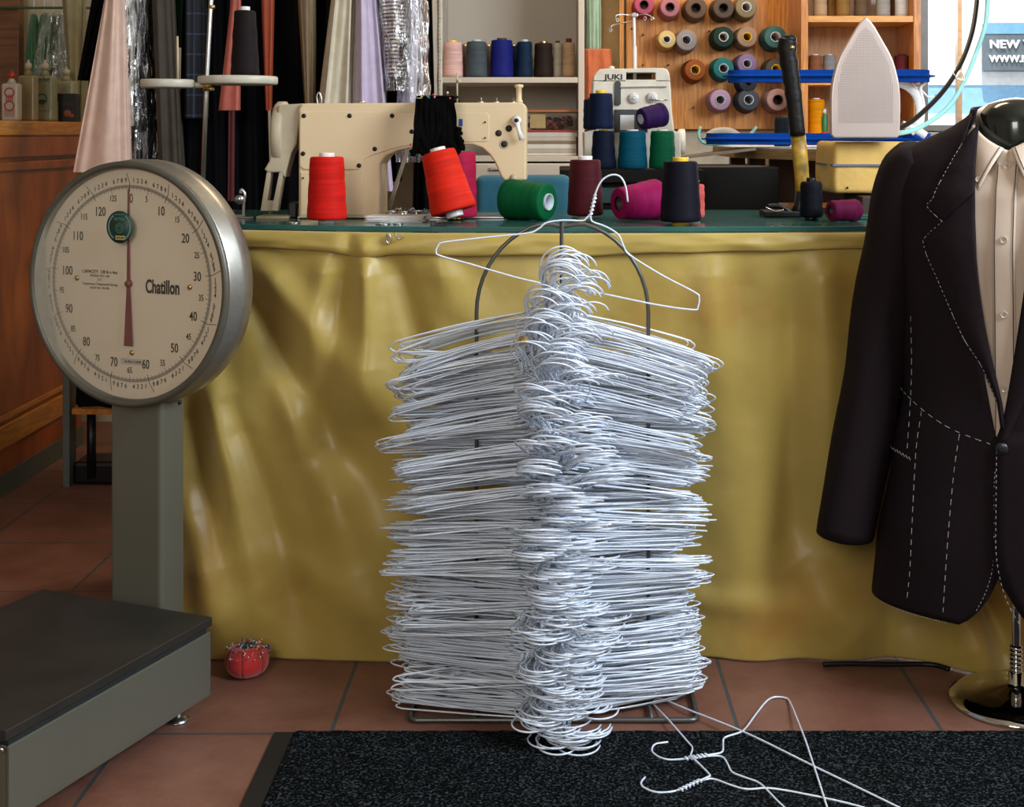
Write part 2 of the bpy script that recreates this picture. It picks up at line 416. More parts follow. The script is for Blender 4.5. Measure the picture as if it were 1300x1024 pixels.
def clothpt(u, v):
    px = PX0+u*(PX1-PX0); Ye = tedge(px); x = XA(px, 2.286)
    top = TZ-.010
    z = top*(1-v)+.003*v
    Yb = 2.30
    if px > 1130: Yb -= .055*min(1, (px-1130)/110)
    Yp = (Ye-.006)*(1-v)+(Yb)*v
    k = min(1, v/.10)
    # bottom edge ripples
    Yq = Yp-folds(x, z)*k-.012*math.sin(v*PI)*0-(.008*v*v*math.sin(x*17+1)+.004*v*v*math.sin(x*41))
    sc = 1
    return Vector((x, Yq-2.29, z))
b = BM(); grid(b, clothpt, 420, 220)
# side return at the left end
def side(u, v):
    p = clothpt(0, v); return Vector((p.x-.01*u, p.y+.42*u, p.z))
grid(b, side, 20, 60)
cl = thick(obj('cloth_panel', b, m_cloth, t), .0012, 1)
b = BM()
def hem(u, v):
    px = PX0+u*(PX1-PX0); Ye = tedge(px); x = XA(px, 2.286)
    hb = .034+.005*math.sin(x*5+2)+.003*noise.noise(Vector((x*9, 0, 0)))+(.010*math.exp(-((px-462)/30)**2))
    z = TZ-.0105-v*hb
    bulge = .006+.006*math.sin(min(v, 1)*PI)**.6
    if v > .97: bulge *= (1-v)/.03*.5+.5
    cr = .004*noise.noise(Vector((x*14, v*2, 3)))
    pin = .010*math.exp(-((px-462)/12)**2)*math.sin(v*PI)-.006*math.exp(-((px-440)/10)**2)
    return Vector((x, Ye-.006-bulge-cr-pin-2.29-.004*v, z))
grid(b, hem, 420, 16); thick(obj('hem_fold', b, m_cloth, t), .0015, 1)
# two little metal hooks clipped on the hem
for (px, py, k) in ((493, 303, 0), (506, 299, 1)):
    Y = tedge(px)-.022
    c = W(px, py, Y); b = BM()
    if k == 0: tube(b, [(math.cos(a)*.004, 0, math.sin(a)*.008) for a in [i*2*PI/16 for i in range(16)]], .0017, 8, closed=True)
    else: tube(b, smooth([(-.006, 0, .005), (-.003, -.003, -.003), (.003, -.004, -.005), (.008, -.002, .000)]), .0017, 8)
    tag(obj('metal_hook', b, m_steel, None, c), ['round steel ring pinned on the yellow hem', 'bent steel hook pinned on the yellow hem beside the ring'][k], 'hook')
# dark cable lying along the bottom of the cloth
b = BM(); tube(b, smooth([FL(1045, 843, .005), FL(1080, 842, .006), FL(1130, 843, .005), FL(1180, 843, .006), FL(1205, 849, .006)]), .0045, 8)
tag(obj('cable', b, m_black), 'dark cable lying on the tiles under the yellow cloth', 'cable')

# ================================================================== HANGER STAND
t = empty('hanger_stand', (.01, 2.12, 0), 'grey steel rod stand with arched top holding the hanger stack', 'stand')
m_rod = mat('grey_rod', (.12, .125, .12), .38, .8)
o3 = Vector((.01, 2.12, 0))
xl, xr, yu = -.1266, .1494, 2.12
cxm = (xl+xr)/2; R = (xr-xl)/2
arch = [Vector((xl, yu, .01)), Vector((xl, yu, .3)), Vector((xl, yu, .60))]
for i in range(0, 25):
    a = PI-PI*i/24; zz = .630+math.sin(a)*(.778-.630)
    dip = -.010*math.exp(-((a-PI/2)/.16)**2)
    arch.append(Vector((cxm+R*math.cos(a), yu, zz+dip)))
arch += [Vector((xr, yu, .60)), Vector((xr, yu, .3)), Vector((xr, yu, .01))]
b = BM(); tube(b, [p-o3 for p in arch], .0032, 10); obj('arch', b, m_rod, t)
b = BM(); tube(b, [Vector((XA(713, 2.105), 2.105, z))-o3 for z in (.01, .2, .5, .778)], .0032, 10); obj('centre_rod', b, m_rod, t)
base = [Vector((x, y, .005)) for x, y in rrect(-.227, .222, 2.055, 2.195, .012, 4)]
b = BM(); tube(b, [p-o3 for p in base], .0042, 10, closed=True)
tube(b, [Vector((xl, 2.12, .006))-o3, Vector((xr, 2.12, .006))-o3], .0035, 8)
for x in (xl, xr, XA(713, 2.105)): tube(b, [Vector((x, 2.055, .006))-o3, Vector((x, 2.195, .006))-o3], .0035, 8)
obj('base_frame', b, m_rod, t)

# ================================================================== HANGERS
m_wire = mat('white_enamel_wire', (.68, .75, .86), .22, var=(40, .08), coat=.5, spec=.8)
def hanger_pts(w=.235, drop=.112, hr=.030, sag=0, splay=0):
    """closed body polyline + hook polyline, in plane, v = up"""
    body = [(0, -.004), (.010, -.010), (.024, -.024), (.034, -.029), (w*.55, -.029-(drop-.045)*.42), (w-.02, -drop+.020), (w-.006, -drop+.012), (w, -drop+.003), (w-.008, -drop-.006),
            (w-.03, -drop-.008), (0, -drop-.008-sag)]
    left = [(-x, y) for x, y in body[::-1]][1:-1]
    pts = body+left
    # light rounding
    body3 = smooth([(x, -y, 0) for x, y in pts], 3, closed=True)
    hk = [(0, -.004), (.0015, .010), (-.0015, .022), (-.001, .034), (-.004, .050)]
    c = (.024+splay, .064)
    for i in range(11):
        a = math.radians(190-i*17.0)
        hk.append((c[0]+hr*math.cos(a), c[1]+hr*math.sin(a)*1.12))
    return body3, smooth([(x, -y, 0) for x, y in hk], 2)
def hanger_mesh(k):
    rnd = random.Random(k)
    bd, hk = hanger_pts(.238+rnd.uniform(-.004, .004), .112+rnd.uniform(-.008, .008), .030+rnd.uniform(-.003, .003), rnd.uniform(0, .004), rnd.uniform(-.004, .004))
    ph = rnd.uniform(0, 6)
    for p in bd: p.z += .0025*math.sin(p.x*14+ph)
    for p in hk: p.z += -.06*p.y*rnd.uniform(.6, 1)*0
    b = BM(); tube(b, bd, .0014, 5, closed=True); tube(b, hk, .0015, 5)
    # twisted neck
    tw = [(.0024*math.cos(a*1.0), -.004-(a/22)*.026, .0024*math.sin(a*1.0)) for a in [i*22/22 for i in range(23)]]
    tube(b, tw, .0011, 4)
    me = bpy.data.meshes.new('wire_hanger'); b.to_mesh(me); b.free(); me.materials.append(m_wire); return me
HM = [hanger_mesh(k) for k in range(12)]
NH = 298; NX = 200
rnd = random.Random(21)
cl_off = 0; cl_yaw = 0; left = 0; side_ = 1
stuff_bm = BM(); STF = []
order = sorted([(k/(NH-1), 0) for k in range(NH)]+[((k+.5)/NX, 1) for k in range(NX)])
for s, extra in order:
    if left <= 0:
        left = rnd.randint(5, 16); side_ = -side_
        cl_off = rnd.uniform(-.026, .022); cl_yaw = rnd.uniform(-14, 0) if side_ > 0 else rnd.uniform(2, 18)
        if s < .10: cl_off = rnd.uniform(-.012, .012)
    left -= 1
    z = .012+.575*s
    p = 2+54*max(0, (s-.18)/.82)**1.5
    if s < .18: p = 2-3*(1-s/.18)
    p += rnd.gauss(0, 1.5)
    dx = -.012+cl_off+rnd.gauss(0, .007)
    yaw = cl_yaw+rnd.gauss(0, 3.2); roll = rnd.gauss(0, .9)+(.7 if rnd.random() < .5 else -.9)
    if s > .75: roll += 1.5*rnd.random()
    if rnd.random() < .10: dx += rnd.choice((-1, 1))*rnd.uniform(.012, .026)
    R_ = Matrix.Rotation(math.radians(yaw), 4, 'Z') @ Matrix.Rotation(math.radians(roll), 4, 'Y') @ Matrix.Rotation(math.radians(-p), 4, 'X')
    piv = Vector((dx, 2.118+rnd.gauss(0, .005), z))
    loc = piv-(R_ @ Vector((0, .088, 0)))
    if extra:
        STF.append((Matrix.Translation(loc+Vector((.006, .004, 0))) @ R_, rnd.randrange(12))); continue
    o = bpy.data.objects.new('wire_hanger', HM[rnd.randrange(12)]); COL.objects.link(o)
    o.rotation_mode = 'XYZ'; o.location = loc; o.rotation_euler = R_.to_euler('XYZ')
    tag(o, 'white enamelled wire hanger piled in the tall stack on the rod stand', 'hanger', 'wire hangers piled on the rod stand')
for M_, k in STF:
    t_ = bmesh.new(); t_.from_mesh(HM[k]); merge(stuff_bm, t_, M_)
tag(obj('wire_hangers', stuff_bm, m_wire), 'remaining white wire hangers packed between the others of the tall stack', 'hangers', kind='stuff')
# the hanger hooked over the top of the arch
def wire_obj(paths, label, r=.0015, twist=None, name='wire_hanger'):
    b = BM()
    for p in paths: tube(b, p, r, 8)
    if twist:
        a, c = twist; d = c-a; L_ = d.length; d.normalize(); u = d.orthogonal().normalized(); v = d.cross(u)
        tube(b, [a+d*(L_*i/40)+u*.0026*math.cos(i*.9)+v*.0026*math.sin(i*.9) for i in range(41)], r*.9, 6)
    org = sum((p for p in paths[0]), Vector())/len(paths[0])
    for v_ in b.verts: v_.co -= org
    return tag(obj(name, b, m_wire, None, org), label, 'hanger')
Yh = 2.10
def S(l, Y=Yh, k=5): return smooth([W(a, c, Y+(d[0] if d else 0)) for a, c, *d in l], k)
wire_obj([S([(749, 277), (752, 262), (756, 245), (764, 229), (776, 222), (787, 224), (794, 236), (797, 256)]),
          S([(749, 272), (744, 277), (739, 280), (715, 279.5), (694, 282.5), (684, 290), (672, 295.5), (640, 299), (600, 303), (563, 307.5), (556, 312), (553.5, 320), (560, 325), (600, 336), (655, 352), (700, 362), (756, 371), (835, 387), (880, 393), (886, 389), (887.5, 378), (882, 371), (840, 349), (800, 324), (792, 313), (785, 298), (770, 288), (752, 281), (750, 274)])],
         'single white wire hanger hooked sideways over the arched top of the stand', twist=(W(749, 275, Yh), W(756, 247, Yh)))
# two loose hangers on the mat
def SF(l, k=5): return smooth([FL(a, c, d[0] if d else .009) for a, c, *d in l], k)
wire_obj([SF([(882, 962), (868, 963), (850, 964), (838, 961), (829, 955), (828, 949), (833, 944), (848, 941.5)]),
          SF([(882, 962), (900, 958), (914, 955.5), (918, 951), (918, 940), (922, 935, .013), (940, 929, .012), (948, 922, .008), (962, 903, .003), (974, 889, .003), (984, 884.5, .003), (997, 885.5, .003), (1003, 891, .004), (1015, 920, .012), (1022, 938, .0145), (1030, 962, .013), (1048, 1018, .012), (1056, 1050), (1052, 1060), (1020, 1045), (990, 1019), (966, 995), (950, 988), (930, 980), (924, 970), (918, 961), (905, 959), (882, 962)])],
         'white wire hanger lying behind the other on the mat, its tip reaching the tiles', twist=(FL(870, 963, .010), FL(899, 958, .010)))
wire_obj([SF([(866, 1001), (850, 1005), (832, 1005), (817, 999), (814, 993), (819, 986)]),
          SF([(866, 1001, .011), (885, 992, .012), (898, 986, .012), (900, 982, .012), (880, 962, .013), (877, 958, .013), (879, 949, .012), (872, 940, .010), (850, 915, .010), (832, 896, .003), (829, 891, .003), (834, 887, .003), (842, 887, .003), (870, 899, .008), (945, 929, .013), (1035, 973, .012), (1140, 1024, .010), (1165, 1038, .009), (1160, 1046, .009), (1130, 1036), (1075, 1019), (985, 1001), (950, 1001.5), (930, 997), (908, 989), (897, 989), (880, 994)])],
         'white wire hanger lying nearest the viewer on the mat, crossing over the other', twist=(FL(863, 1003, .011), FL(890, 990, .012)))
# small yellow paper tag among the hooks
b = BM(); grid(b, lambda u, v: Vector((-.009+.018*u, .002*math.sin(u*5), -.005+.010*v+.003*u)), 8, 4)
tg = thick(tag(obj('paper_tag', b, mat('tag_yellow', (.75, .42, .03), .6), None, W(663, 433, 2.012)), 'tiny yellow paper tag caught among the upper hanger hooks', 'tag'), .0004)
b = BM(); box(b, -.004, -.0015, -.0012, -.0006, -.003, .002); box(b, .001, .004, .0004, .0012, .0, .003); obj('print', b, m_black, tg)

# ================================================================== SCALE
m_grey = mat('grey_green_enamel', (.140, .138, .108), .34, .35, var=(5, .06), bump=(500, .05))
m_drum = mat('brushed_aluminium', (.36, .345, .31), .36, .85, var=(90, .08), stretch=(1, 1, 1))
m_bez = mat('bezel_grey', (.11, .105, .085), .4, .4)
m_plate = mat('dark_platform', (.028, .026, .022), .5, .3, bump=(300, .15), var=(12, .25))
TH = -math.radians(22)
sc = empty('platform_scale', (-.685, 2.153, 0), 'grey bench platform scale with large round dial on a square column', 'scale', rz=TH)
b = BM()
prism(b, rrect(-.052, .052, .03, .56, .0035, 3), 0, .06)
tb = BM(); box(tb, -.052, .052, 0, .06, .03, .58, bev=.007, seg=3); b.free(); obj('column', tb, m_grey, sc)
# platform plate
x0, x1, y0, y1 = -.182, .160, -.440, -.012
b = BM(); box(b, x0, x1, y0, y1, .142, .156, bev=.0015)
obj('weighing_plate', b, m_plate, sc)
b = BM(); box(b, x0+.012, x1-.008, y0+.012, y1-.004, .118, .142); obj('under_frame', b, m_dsteel, sc)
b = BM()
xs0, xs1, ys0, ys1 = x0+.006, x1-.002, y0+.004, y1+.000
th = .004
for (a0, a1, c0, c1) in ((xs0, xs1, ys0, ys0+th), (xs0, xs1, ys1-th, ys1), (xs0, xs0+th, ys0, ys1), (xs1-th, xs1, ys0, ys1)):
    box(b, a0, a1, c0, c1, .036, .133, bev=.0015)
box(b, xs0, xs1, ys0, ys1, .034, .038); box(b, -.06, .06, ys1-.002, .06, .03, .05)
obj('skirt', b, m_grey, sc)
b = BM(); tube(b, smooth([(x1-.006, y0-.001, .128), (x1-.004, y0-.004, .134), (x1-.03, y0-.004, .138), (x1-.035, y0+.0, .134)]), .002, 6); obj('wire_clip', b, m_steel, sc)
for fx, fy in ((x1-.040, y1-.035), (x0+.04, y1-.035), (x1-.04, y0+.04), (x0+.04, y0+.04)):
    b = BM(); lathe(b, [(.0, 0), (.019, 0), (.019, .003), (.012, .006), (.006, .008), (.006, .036)], 20); obj('levelling_foot', b, m_steel, sc, (fx, fy, 0))
# dial assembly, local centre
dc = Vector((0, -.019, .675)); 
RY = Matrix.Rotation(PI/2, 4, 'X')      # z axis -> -y
def DL(z=0): return Matrix.Translation(dc) @ RY
b = BM(); lathe(b, [(.0, -.062), (.196, -.062), (.2005, -.058), (.2015, -.030), (.1985, -.026), (.1985, -.004), (.196, -.001)], 96, DL(), cap=False); dr = obj('drum_housing', b, m_drum, sc)
b = BM(); lathe(b, [(.196, -.003), (.199, .001), (.1985, .007), (.194, .0095), (.189, .008), (.1868, .002), (.1868, -.006)], 96, DL(), cap=False); obj('bezel', b, m_bez, sc)
m_dial = mat('dial_face', (.64, .55, .42), .55, var=(3, .07))
b = BM(); lathe(b, [(0, -.0055), (.187, -.0055)], 96, DL(), cap=False, smooth=False)
for f in b.faces: pass
bmesh.ops.remove_doubles(b, verts=b.verts, dist=1e-6); face = obj('dial_face', b, m_dial, sc)
m_ink = mat('black_ink', (.018, .017, .014), .6)
m_gink = mat('grey_ink', (.34, .30, .24), .6)
yf = -.019+.0055
b = BM(); lathe(b, [(.1545, -.0052), (.1600, -.0052)], 130, DL(), cap=False, smooth=False); obj('grey_ring', b, m_gink, face)
b = BM()
def radial(bm, ang, r0, r1, w):
    s, c = math.sin(ang), math.cos(ang)
    q = []
    for r, k in ((r0, -1), (r0, 1), (r1, 1), (r1, -1)):
        q.append(bm.verts.new((r*s+k*w/2*c, yf-.0007, dc.z+r*c-k*w/2*s)))
    bm.faces.new(q)
for k in range(520):
    a = k/520*2*PI
    if k % 20 == 0: radial(b, a, .149, .1605, .0008)
    elif k % 4 == 0: radial(b, a, .1515, .1600, .0006)
    else: radial(b, a, .1548, .1595, .00035)
obj('tick_marks', b, mat('tick_ink', (.07, .065, .05), .6), face)
b = BM()
for v in range(0, 130, 10):
    a = v/130*2*PI
    pts = [(r*math.sin(a+(.0 if r < .165 else (r-.165)*1.6-.0)), yf-.0008, dc.z+r*math.cos(a+(0 if r < .165 else (r-.165)*1.6))) for r in (.150, .158, .165, .170, .175, .179)]
    pts = [(r*math.sin(a-(.0 if r < .163 else (r-.163)*2.2)), yf-.0008, dc.z+r*math.cos(a-(0 if r < .163 else (r-.163)*2.2))) for r in (.150, .158, .163, .168, .174, .179)]
    tube(b, pts, .00045, 4)
def dtext(bm, s, x, z, size, sx=.8, bold=0, rot=0, align='CENTER'):
    text(bm, s, size, Matrix.Translation((x, yf-.0006, dc.z+z)) @ Matrix.Rotation(-rot, 4, 'Y') @ FACE, .00008, sx, align, bold)
for v in range(0, 130, 5):
    a = v/130*2*PI
    if v == 0: dtext(b, '0', .003, .1375, .0215, .72); continue
    big = v % 10 == 0
    rr = .1335 if big else .141
    if v > 90 and big: rr -= .004
    dtext(b, str(v), rr*math.sin(a), rr*math.cos(a), .0210 if big else .0140, .72, .0002 if big else .00012)
for v in range(130):
    d = v % 10
    if d in (0, 5): continue
    a = v/130*2*PI; rr = .1672
    dtext(b, str(d), rr*math.sin(a), rr*math.cos(a), .0108, .8, .00012)
dtext(b, 'Chatillon', .065, -.004, .0305, .60, .0009)
dtext(b, 'CAPACITY  130 lb x 4oz', -.061, .0165, .0072, .98, .0001)
dtext(b, 'MODEL PDT-100', -.061, .0098, .0054, 1.0)
dtext(b, 'I I I', -.061, .0035, .0062, 1.1)
dtext(b, 'Temperature Compensated Springs', -.061, -.0035, .0060, .84)
dtext(b, 'NTEP NO. 90-078', -.061, -.0102, .0052, 1.0)
dtext(b, 'Ser.(No.) C-133288', .006, -.1265, .0050, .8, .0001)
obj('lettering', b, m_ink, face)
b = BM(); box(b, -.018, .030, yf-.0004, yf-.0001, dc.z-.1315, dc.z-.1215); obj('serial_label', b, mat('label_grey', (.42, .385, .32), .6), face)
for sx_, sz_ in ((-.108, .0045), (.118, -.001), (.0045, -.112)):
    b = BM(); lathe(b, [(0, .002), (.0035, .0015), (.0045, 0), (.0045, -.001)], 14, Matrix.Translation((sx_, yf-.001, dc.z+sz_)) @ RY)
    box(b, sx_-.003, sx_+.003, yf-.0035, yf-.0028, dc.z+sz_-.0005, dc.z+sz_+.0005)
    obj('screw', b, m_brass, face)
b = BM()
prism(b, [(-.0012, .154), (.0012, .154), (.0030, .0), (.0088, -.101), (-.0088, -.101), (-.0030, .0)], yf-.0045, yf-.004, Matrix.Translation((0, 0, dc.z)))
lathe(b, [(0, .004), (.005, .0035), (.006, .001), (.006, -.003)], 20, Matrix.Translation((0, yf-.004, dc.z)) @ RY)
obj('pointer', b, mat('pointer_red', (.16, .025, .022), .5), sc)
yg = dc.y-.0075
b = BM(); lathe(b, [(0, .0105), (.09, .0100), (.15, .0088), (.1875, .0070)], 96, DL(), cap=False); bmesh.ops.remove_doubles(b, verts=b.verts, dist=1e-6)
glass = obj('dial_glass', b, clear_mat('dial_glass', 1.4, .04), sc)
gy = dc.y-.0112
b = BM(); lathe(b, [(0, 0), (.0262, 0), (.0262, .0006), (0, .0006)], 48, Matrix.Translation((-.0066, gy, dc.z+.0925)) @ RY); stk = obj('inspection_sticker', b, mat('sticker_green', (.01, .045, .035), .5), sc)
b = BM()
for k in range(40):
    a = k/40*2*PI
    if abs(math.sin(a)) < .55: continue
    xx = -.0066+.0215*math.sin(a); zz = dc.z+.0925+.0215*math.cos(a)
    box(b, xx-.0012, xx+.0012, gy-.0011, gy-.0007, zz-.0016, zz+.0016)
box(b, -.0145-.0015, .0030, gy-.0011, gy-.0007, dc.z+.1120, dc.z+.1130); box(b, -.0160, .0030, gy-.0011, gy-.0007, dc.z+.1070, dc.z+.1076)
lathe(b, [(.0070, 0), (.0078, 0)], 24, Matrix.Translation((-.0066, gy-.0009, dc.z+.0905)) @ RY, cap=False)
lathe(b, [(0.0035, 0), (.0042, 0)], 24, Matrix.Translation((-.0066, gy-.0009, dc.z+.0905)) @ RY, cap=False)
text(b, 'NEW YORK', .0042, Matrix.Translation((-.0066, gy-.0009, dc.z+.1045)) @ FACE, .0001)
obj('sticker_print', b, mat('sticker_pale', (.14, .25, .20), .6), stk)
b = BM(); box(b, -.0145, .0045, gy-.0012, gy-.0007, dc.z+.0720, dc.z+.0785, bev=.0002); sl = obj('sticker_label', b, mat('sticker_yellow', (.50, .42, .17), .6), stk)
b = BM(); text(b, 'GENUINE', .0042, Matrix.Translation((-.005, gy-.0014, dc.z+.0752)) @ FACE, .0001, 1, 'CENTER', .0001); obj('sticker_word', b, m_ink, stk)
b = BM(); lathe(b, [(0, .003), (.003, .0025), (.0042, 0), (.0042, -.002)], 14, Matrix.Translation((.1975*math.cos(-.65), dc.y+.035, dc.z+.1995*math.sin(-.65))) @ Matrix.Rotation(PI/2, 4, 'Y')); obj('side_screw', b, m_steel, sc)
b = BM(); lathe(b, [(0, .003), (.003, .0025), (.0042, 0), (.0042, -.002)], 14, Matrix.Translation((.052, .045, .475)) @ Matrix.Rotation(PI/2, 4, 'Y')); obj('side_screw', b, m_black, sc)

# ================================================================== PINCUSHION
pc = empty('pincushion', (-.523, 2.238, 0), 'red tomato pincushion full of coloured pins on the tiles', 'pincushion')
b = BM()
def tom(u, v):
    th_ = u*2*PI; ph = v*PI
    r = .0365*math.sin(ph)**.72
    z = .0275-.0275*math.cos(ph) if False else .0268-.0268*math.copysign(abs(math.cos(ph))**.85, math.cos(ph))
    seam = 1-.055*math.exp(-(((u*6) % 1-.5)/.07)**2)*math.sin(ph)
    z2 = z-.006*math.exp(-((ph-PI)/.35)**2)
    return Vector((r*seam*math.cos(th_), r*seam*math.sin(th_), z2))
grid(b, tom, 121, 30); bmesh.ops.remove_doubles(b, verts=b.verts, dist=1e-5); bmesh.ops.recalc_face_normals(b, faces=b.faces)
obj('cushion', b, mat('red_felt', (.42, .006, .005), .7, sheen=.4, bump=(400, .2)), pc)
b = BM()
for k in range(6):
    a = 2*PI*(k+.5)/6
    tube(b, [tuple(tom((k+.5)/6, vv/20)*1.012) for vv in range(2, 20)], .0006, 5)
obj('seam_thread', b, mat('dark_green_thread', (.05, .02, .01), .8), pc)
b = BM(); tube(b, [(0, 0, .049), (0, 0, .052)], .004, 8)
for k in range(7):
    a = k/7*2*PI; prism(b, [(0, -.002), (.010, -.004), (.018, 0), (.010, .004), (0, .002)], 0, .001, Matrix.Translation((0, 0, .0515)) @ Matrix.Rotation(a, 4, 'Z') @ Matrix.Rotation(-PI/2+.15, 4, 'X'))
obj('felt_leaves', b, mat('green_felt', (.01, .05, .025), .8), pc)
pcols = [((.6, .6, .6), 'white'), ((.01, .03, .3), 'blue'), ((.0, .15, .08), 'green'), ((.5, .2, .3), 'pink'), ((.5, .02, .02), 'red'), ((.01, .01, .02), 'black'), ((.6, .4, .03), 'yellow'), ((.0, .2, .3), 'teal')]
rp = random.Random(4)
for k in range(96):
    for _ in range(20):
        u = rp.random(); v = .60+.38*rp.random()
        p = tom(u, v)
        if p.y < .012 or rp.random() < .3: break
    nrm = (p-Vector((0, 0, .022))).normalized(); L_ = rp.uniform(.002, .007)
    b = BM(); tube(b, [p-nrm*.004, p+nrm*L_], .0003, 4); ball(b, p+nrm*L_, .0013, n=8)
    cdef = pcols[rp.choice((0, 0, 0, 1, 2, 2, 3, 3, 4, 5, 5, 6, 7))]
    obj('pin', b, mat('pin_head_'+cdef[1], cdef[0], .25, coat=.5, var=False), pc)
b = BM(); tube(b, [(0.002, 0, .048), (.003, -.002, .060)], .0003, 4); ball(b, (.003, -.002, .060), .0018); obj('pin', b, mat('pin_head_red', (.5, .02, .02)), pc)

# ================================================================== THREAD CONES
def cone(px, pbase, Y, color, cname, label, h, rb, rt, core=None, group=None, loc=None, rot=None, coreup=.007, coredn=.006, name='thread_cone', n=36, hole=False):
    """standing at pixel column px with its base on z; built along +z"""
    if loc is None: loc = Vector((XA(px, Y), Y, pbase))
    t = empty(name, loc, label, 'thread', group, rot=rot if rot else (0, 0, 0))
    core = core or m_whitecore
    b = BM(); z0 = coredn
    pr = [(.012, z0), (rb-.004, z0), (rb-.0012, z0+.001), (rb, z0+.004), (rb*.985+rt*.015, z0+.012)]
    for k in range(1, 8):
        s = k/8; pr.append((rb+(rt-rb)*s+.0006*math.sin(s*17+px), z0+.006+(h-.010)*s))
    pr += [(rt, z0+h-.004), (rt-.0012, z0+h-.001), (rt-.004, z0+h), (rt*.47, z0+h)]
    lathe(b, pr, n, cap=False); obj('thread_winding', b, thread_mat('thread_'+cname, color), t)
    b = BM(); rc0 = min(.0155, rb*.55); rc1 = rt*.46
    zt = z0+h+coreup
    lathe(b, [(rc0-.002, zt*.02+.004), (rc0-.002, 0), (rc0, 0), (rc0, .003), (rc1, zt-.003), (rc1, zt), (rc1-.002, zt), (rc1-.0022, zt-.03), (rc0-.0025, .02), (rc0-.002, 0)], 24, cap=False); obj('spool_core', b, core, t)
    return t
RED = (.55, .010, .006)
cone(415, TZ, 2.40, RED, 'red', 'bright red thread cone standing in front of the sewing machine column', .114, .0360, .0305, m_white)
# leaning red-orange cone
def tilted(px, py, Y, color, cname, label, h, rb, rt, core, direction, z=None, **k):
    """py,px = pixel of the base centre; direction = axis"""
    d = Vector(direction).normalized(); q = d.to_track_quat('Z', 'Y')
    loc = W(px, py, Y)
    if z is not None: loc.z = z
    return cone(px, 0, Y, color, cname, label, h, rb, rt, core, loc=loc, rot=q.to_euler('XYZ'), **k)
tilted(578, 283, 2.385, (.60, .018, .006), 'vermilion', 'vermilion thread cone leaning against the crimson cone', .112, .0420, .0310, m_white, (-.27, .10, 1), z=TZ+.0115, coredn=.010)
cone(579, TZ, 2.478, (.34, .008, .045), 'crimson', 'crimson thread cone standing behind the leaning vermilion cone', .122, .0395, .0365, m_brass)
tilted(641, 262, 2.50, (.0, .085, .025), 'green', 'emerald thread cone lying on its side on the table edge', .090, .038, .0345, m_greycore, (.80, -.50, -.035), z=TZ+.0385, coreup=.004)
cone(743, TZ, 2.52, (.060, .006, .010), 'maroon', 'dark maroon thread cone standing between the green and magenta cones', .106, .0345, .0295, m_white)
tilted(838, 257, 2.50, (.26, .004, .075), 'magenta', 'magenta thread cone lying on its side with dark hollow core to the viewer', .088, .0385, .0300, m_darkcore, (-.80, -.46, -.07), z=TZ+.0385, coreup=-.004)
cone(864, TZ, 2.345, (.0050, .0045, .011), 'midnight', 'midnight blue thread cone with yellow core standing at the table front', .107, .0365, .0305, m_yelcore)
cone(882, TZ, 2.45, (.55, .09, .08), 'coral', 'coral thread spool half hidden behind the midnight blue cone', .062, .0185, .0180, m_whitecore)
cone(1030, TZ, 2.47, (.004, .005, .010), 'black_navy', 'short black thread spool standing beside the yellow and black lever', .066, .0215, .0200, m_black)
tilted(1092, 268, 2.43, (.12, .006, .045), 'plum', 'plum thread spool lying at the right end of the table by the jacket', .058, .0205, .0190, m_darkcore, (-.93, -.36, 0), z=TZ+.0208, coreup=-.003)

# ================================================================== SEWING MACHINE
sy = 2.50
def sx(px): return XA(px, sy)
def sz(py): return ZA(py, sy)
so = Vector((sx(520), sy+.06, TZ))
sm = empty('sewing_machine', so, 'cream industrial sewing machine seen from behind on the worktable', 'sewing machine')
def pp(l): return [(sx(a)-so.x, sz(c)-so.z) for a, c in l]
def arc(cx, cy, r, a0, a1, n=6, ry=None):
    return [(cx+r*math.cos(math.radians(a0+(a1-a0)*i/n)), cy-(ry or r)*math.sin(math.radians(a0+(a1-a0)*i/n))) for i in range(n+1)]
body = [(389, 131), (655, 130)]+arc(660, 138, 8, 80, 0, 4)+[(668, 228), (664, 229), (640, 229), (636, 224), (628, 206), (621, 196), (612, 188), (600, 184), (560, 184), (525, 187), (505, 191), (490, 198), (483, 208), (482, 277), (379, 277), (379, 138), (383, 132)]
b = BM(); prism(b, pp(body), -.06, .055, bev=.004, seg=3); obj('body', b, m_cream, sm)
b = BM(); prism(b, pp([(383, 142), (525, 142), (529, 146), (529, 180), (524, 183), (505, 187), (475, 196), (463, 202), (461, 210), (460, 211), (456, 215), (386, 215), (381, 210), (381, 145)]), -.0625, -.058, bev=.001); cv = obj('side_cover', b, m_cream, sm)
b = BM(); prism(b, [(x, z) for x, z in rrect(*[sx(532)-so.x, sx(621)-so.x], sz(180)-so.z, sz(143)-so.z, .008)], -.0615, -.059, bev=.001); obj('rear_cover', b, m_cream, sm)
b = BM(); prism(b, pp([(382, 219), (460, 219), (462, 273), (382, 273)]), -.0615, -.059, bev=.001); obj('column_cover', b, m_cream, sm)
for a, c, r in ((386, 147, .0045), (444, 147, .0045), (498, 147, .0045), (523, 167, .0045), (476, 189, .0045), (456, 210, .0045), (385, 195, .0045), (385, 226, .002), (616, 155, .0018), (616, 175, .0018)):
    b = BM(); lathe(b, [(0, .0028), (r*.7, .0024), (r, 0), (r, -.002)], 14, Matrix.Translation((sx(a)-so.x, -.0625, sz(c)-so.z)) @ RY); obj('screw', b, m_black, sm)
b = BM()
for a, c, r in ((633, 169, .0062), (646, 163, .0062), (640, 183, .0062), (608, 168, .0070)):
    b = BM(); lathe(b, [(0, .0006), (r, .0006), (r, -.003)], 20, Matrix.Translation((sx(a)-so.x, -.0603, sz(c)-so.z)) @ RY); obj('port_hole', b, mat('hole_dark', (.02, .015, .01), .8), sm)
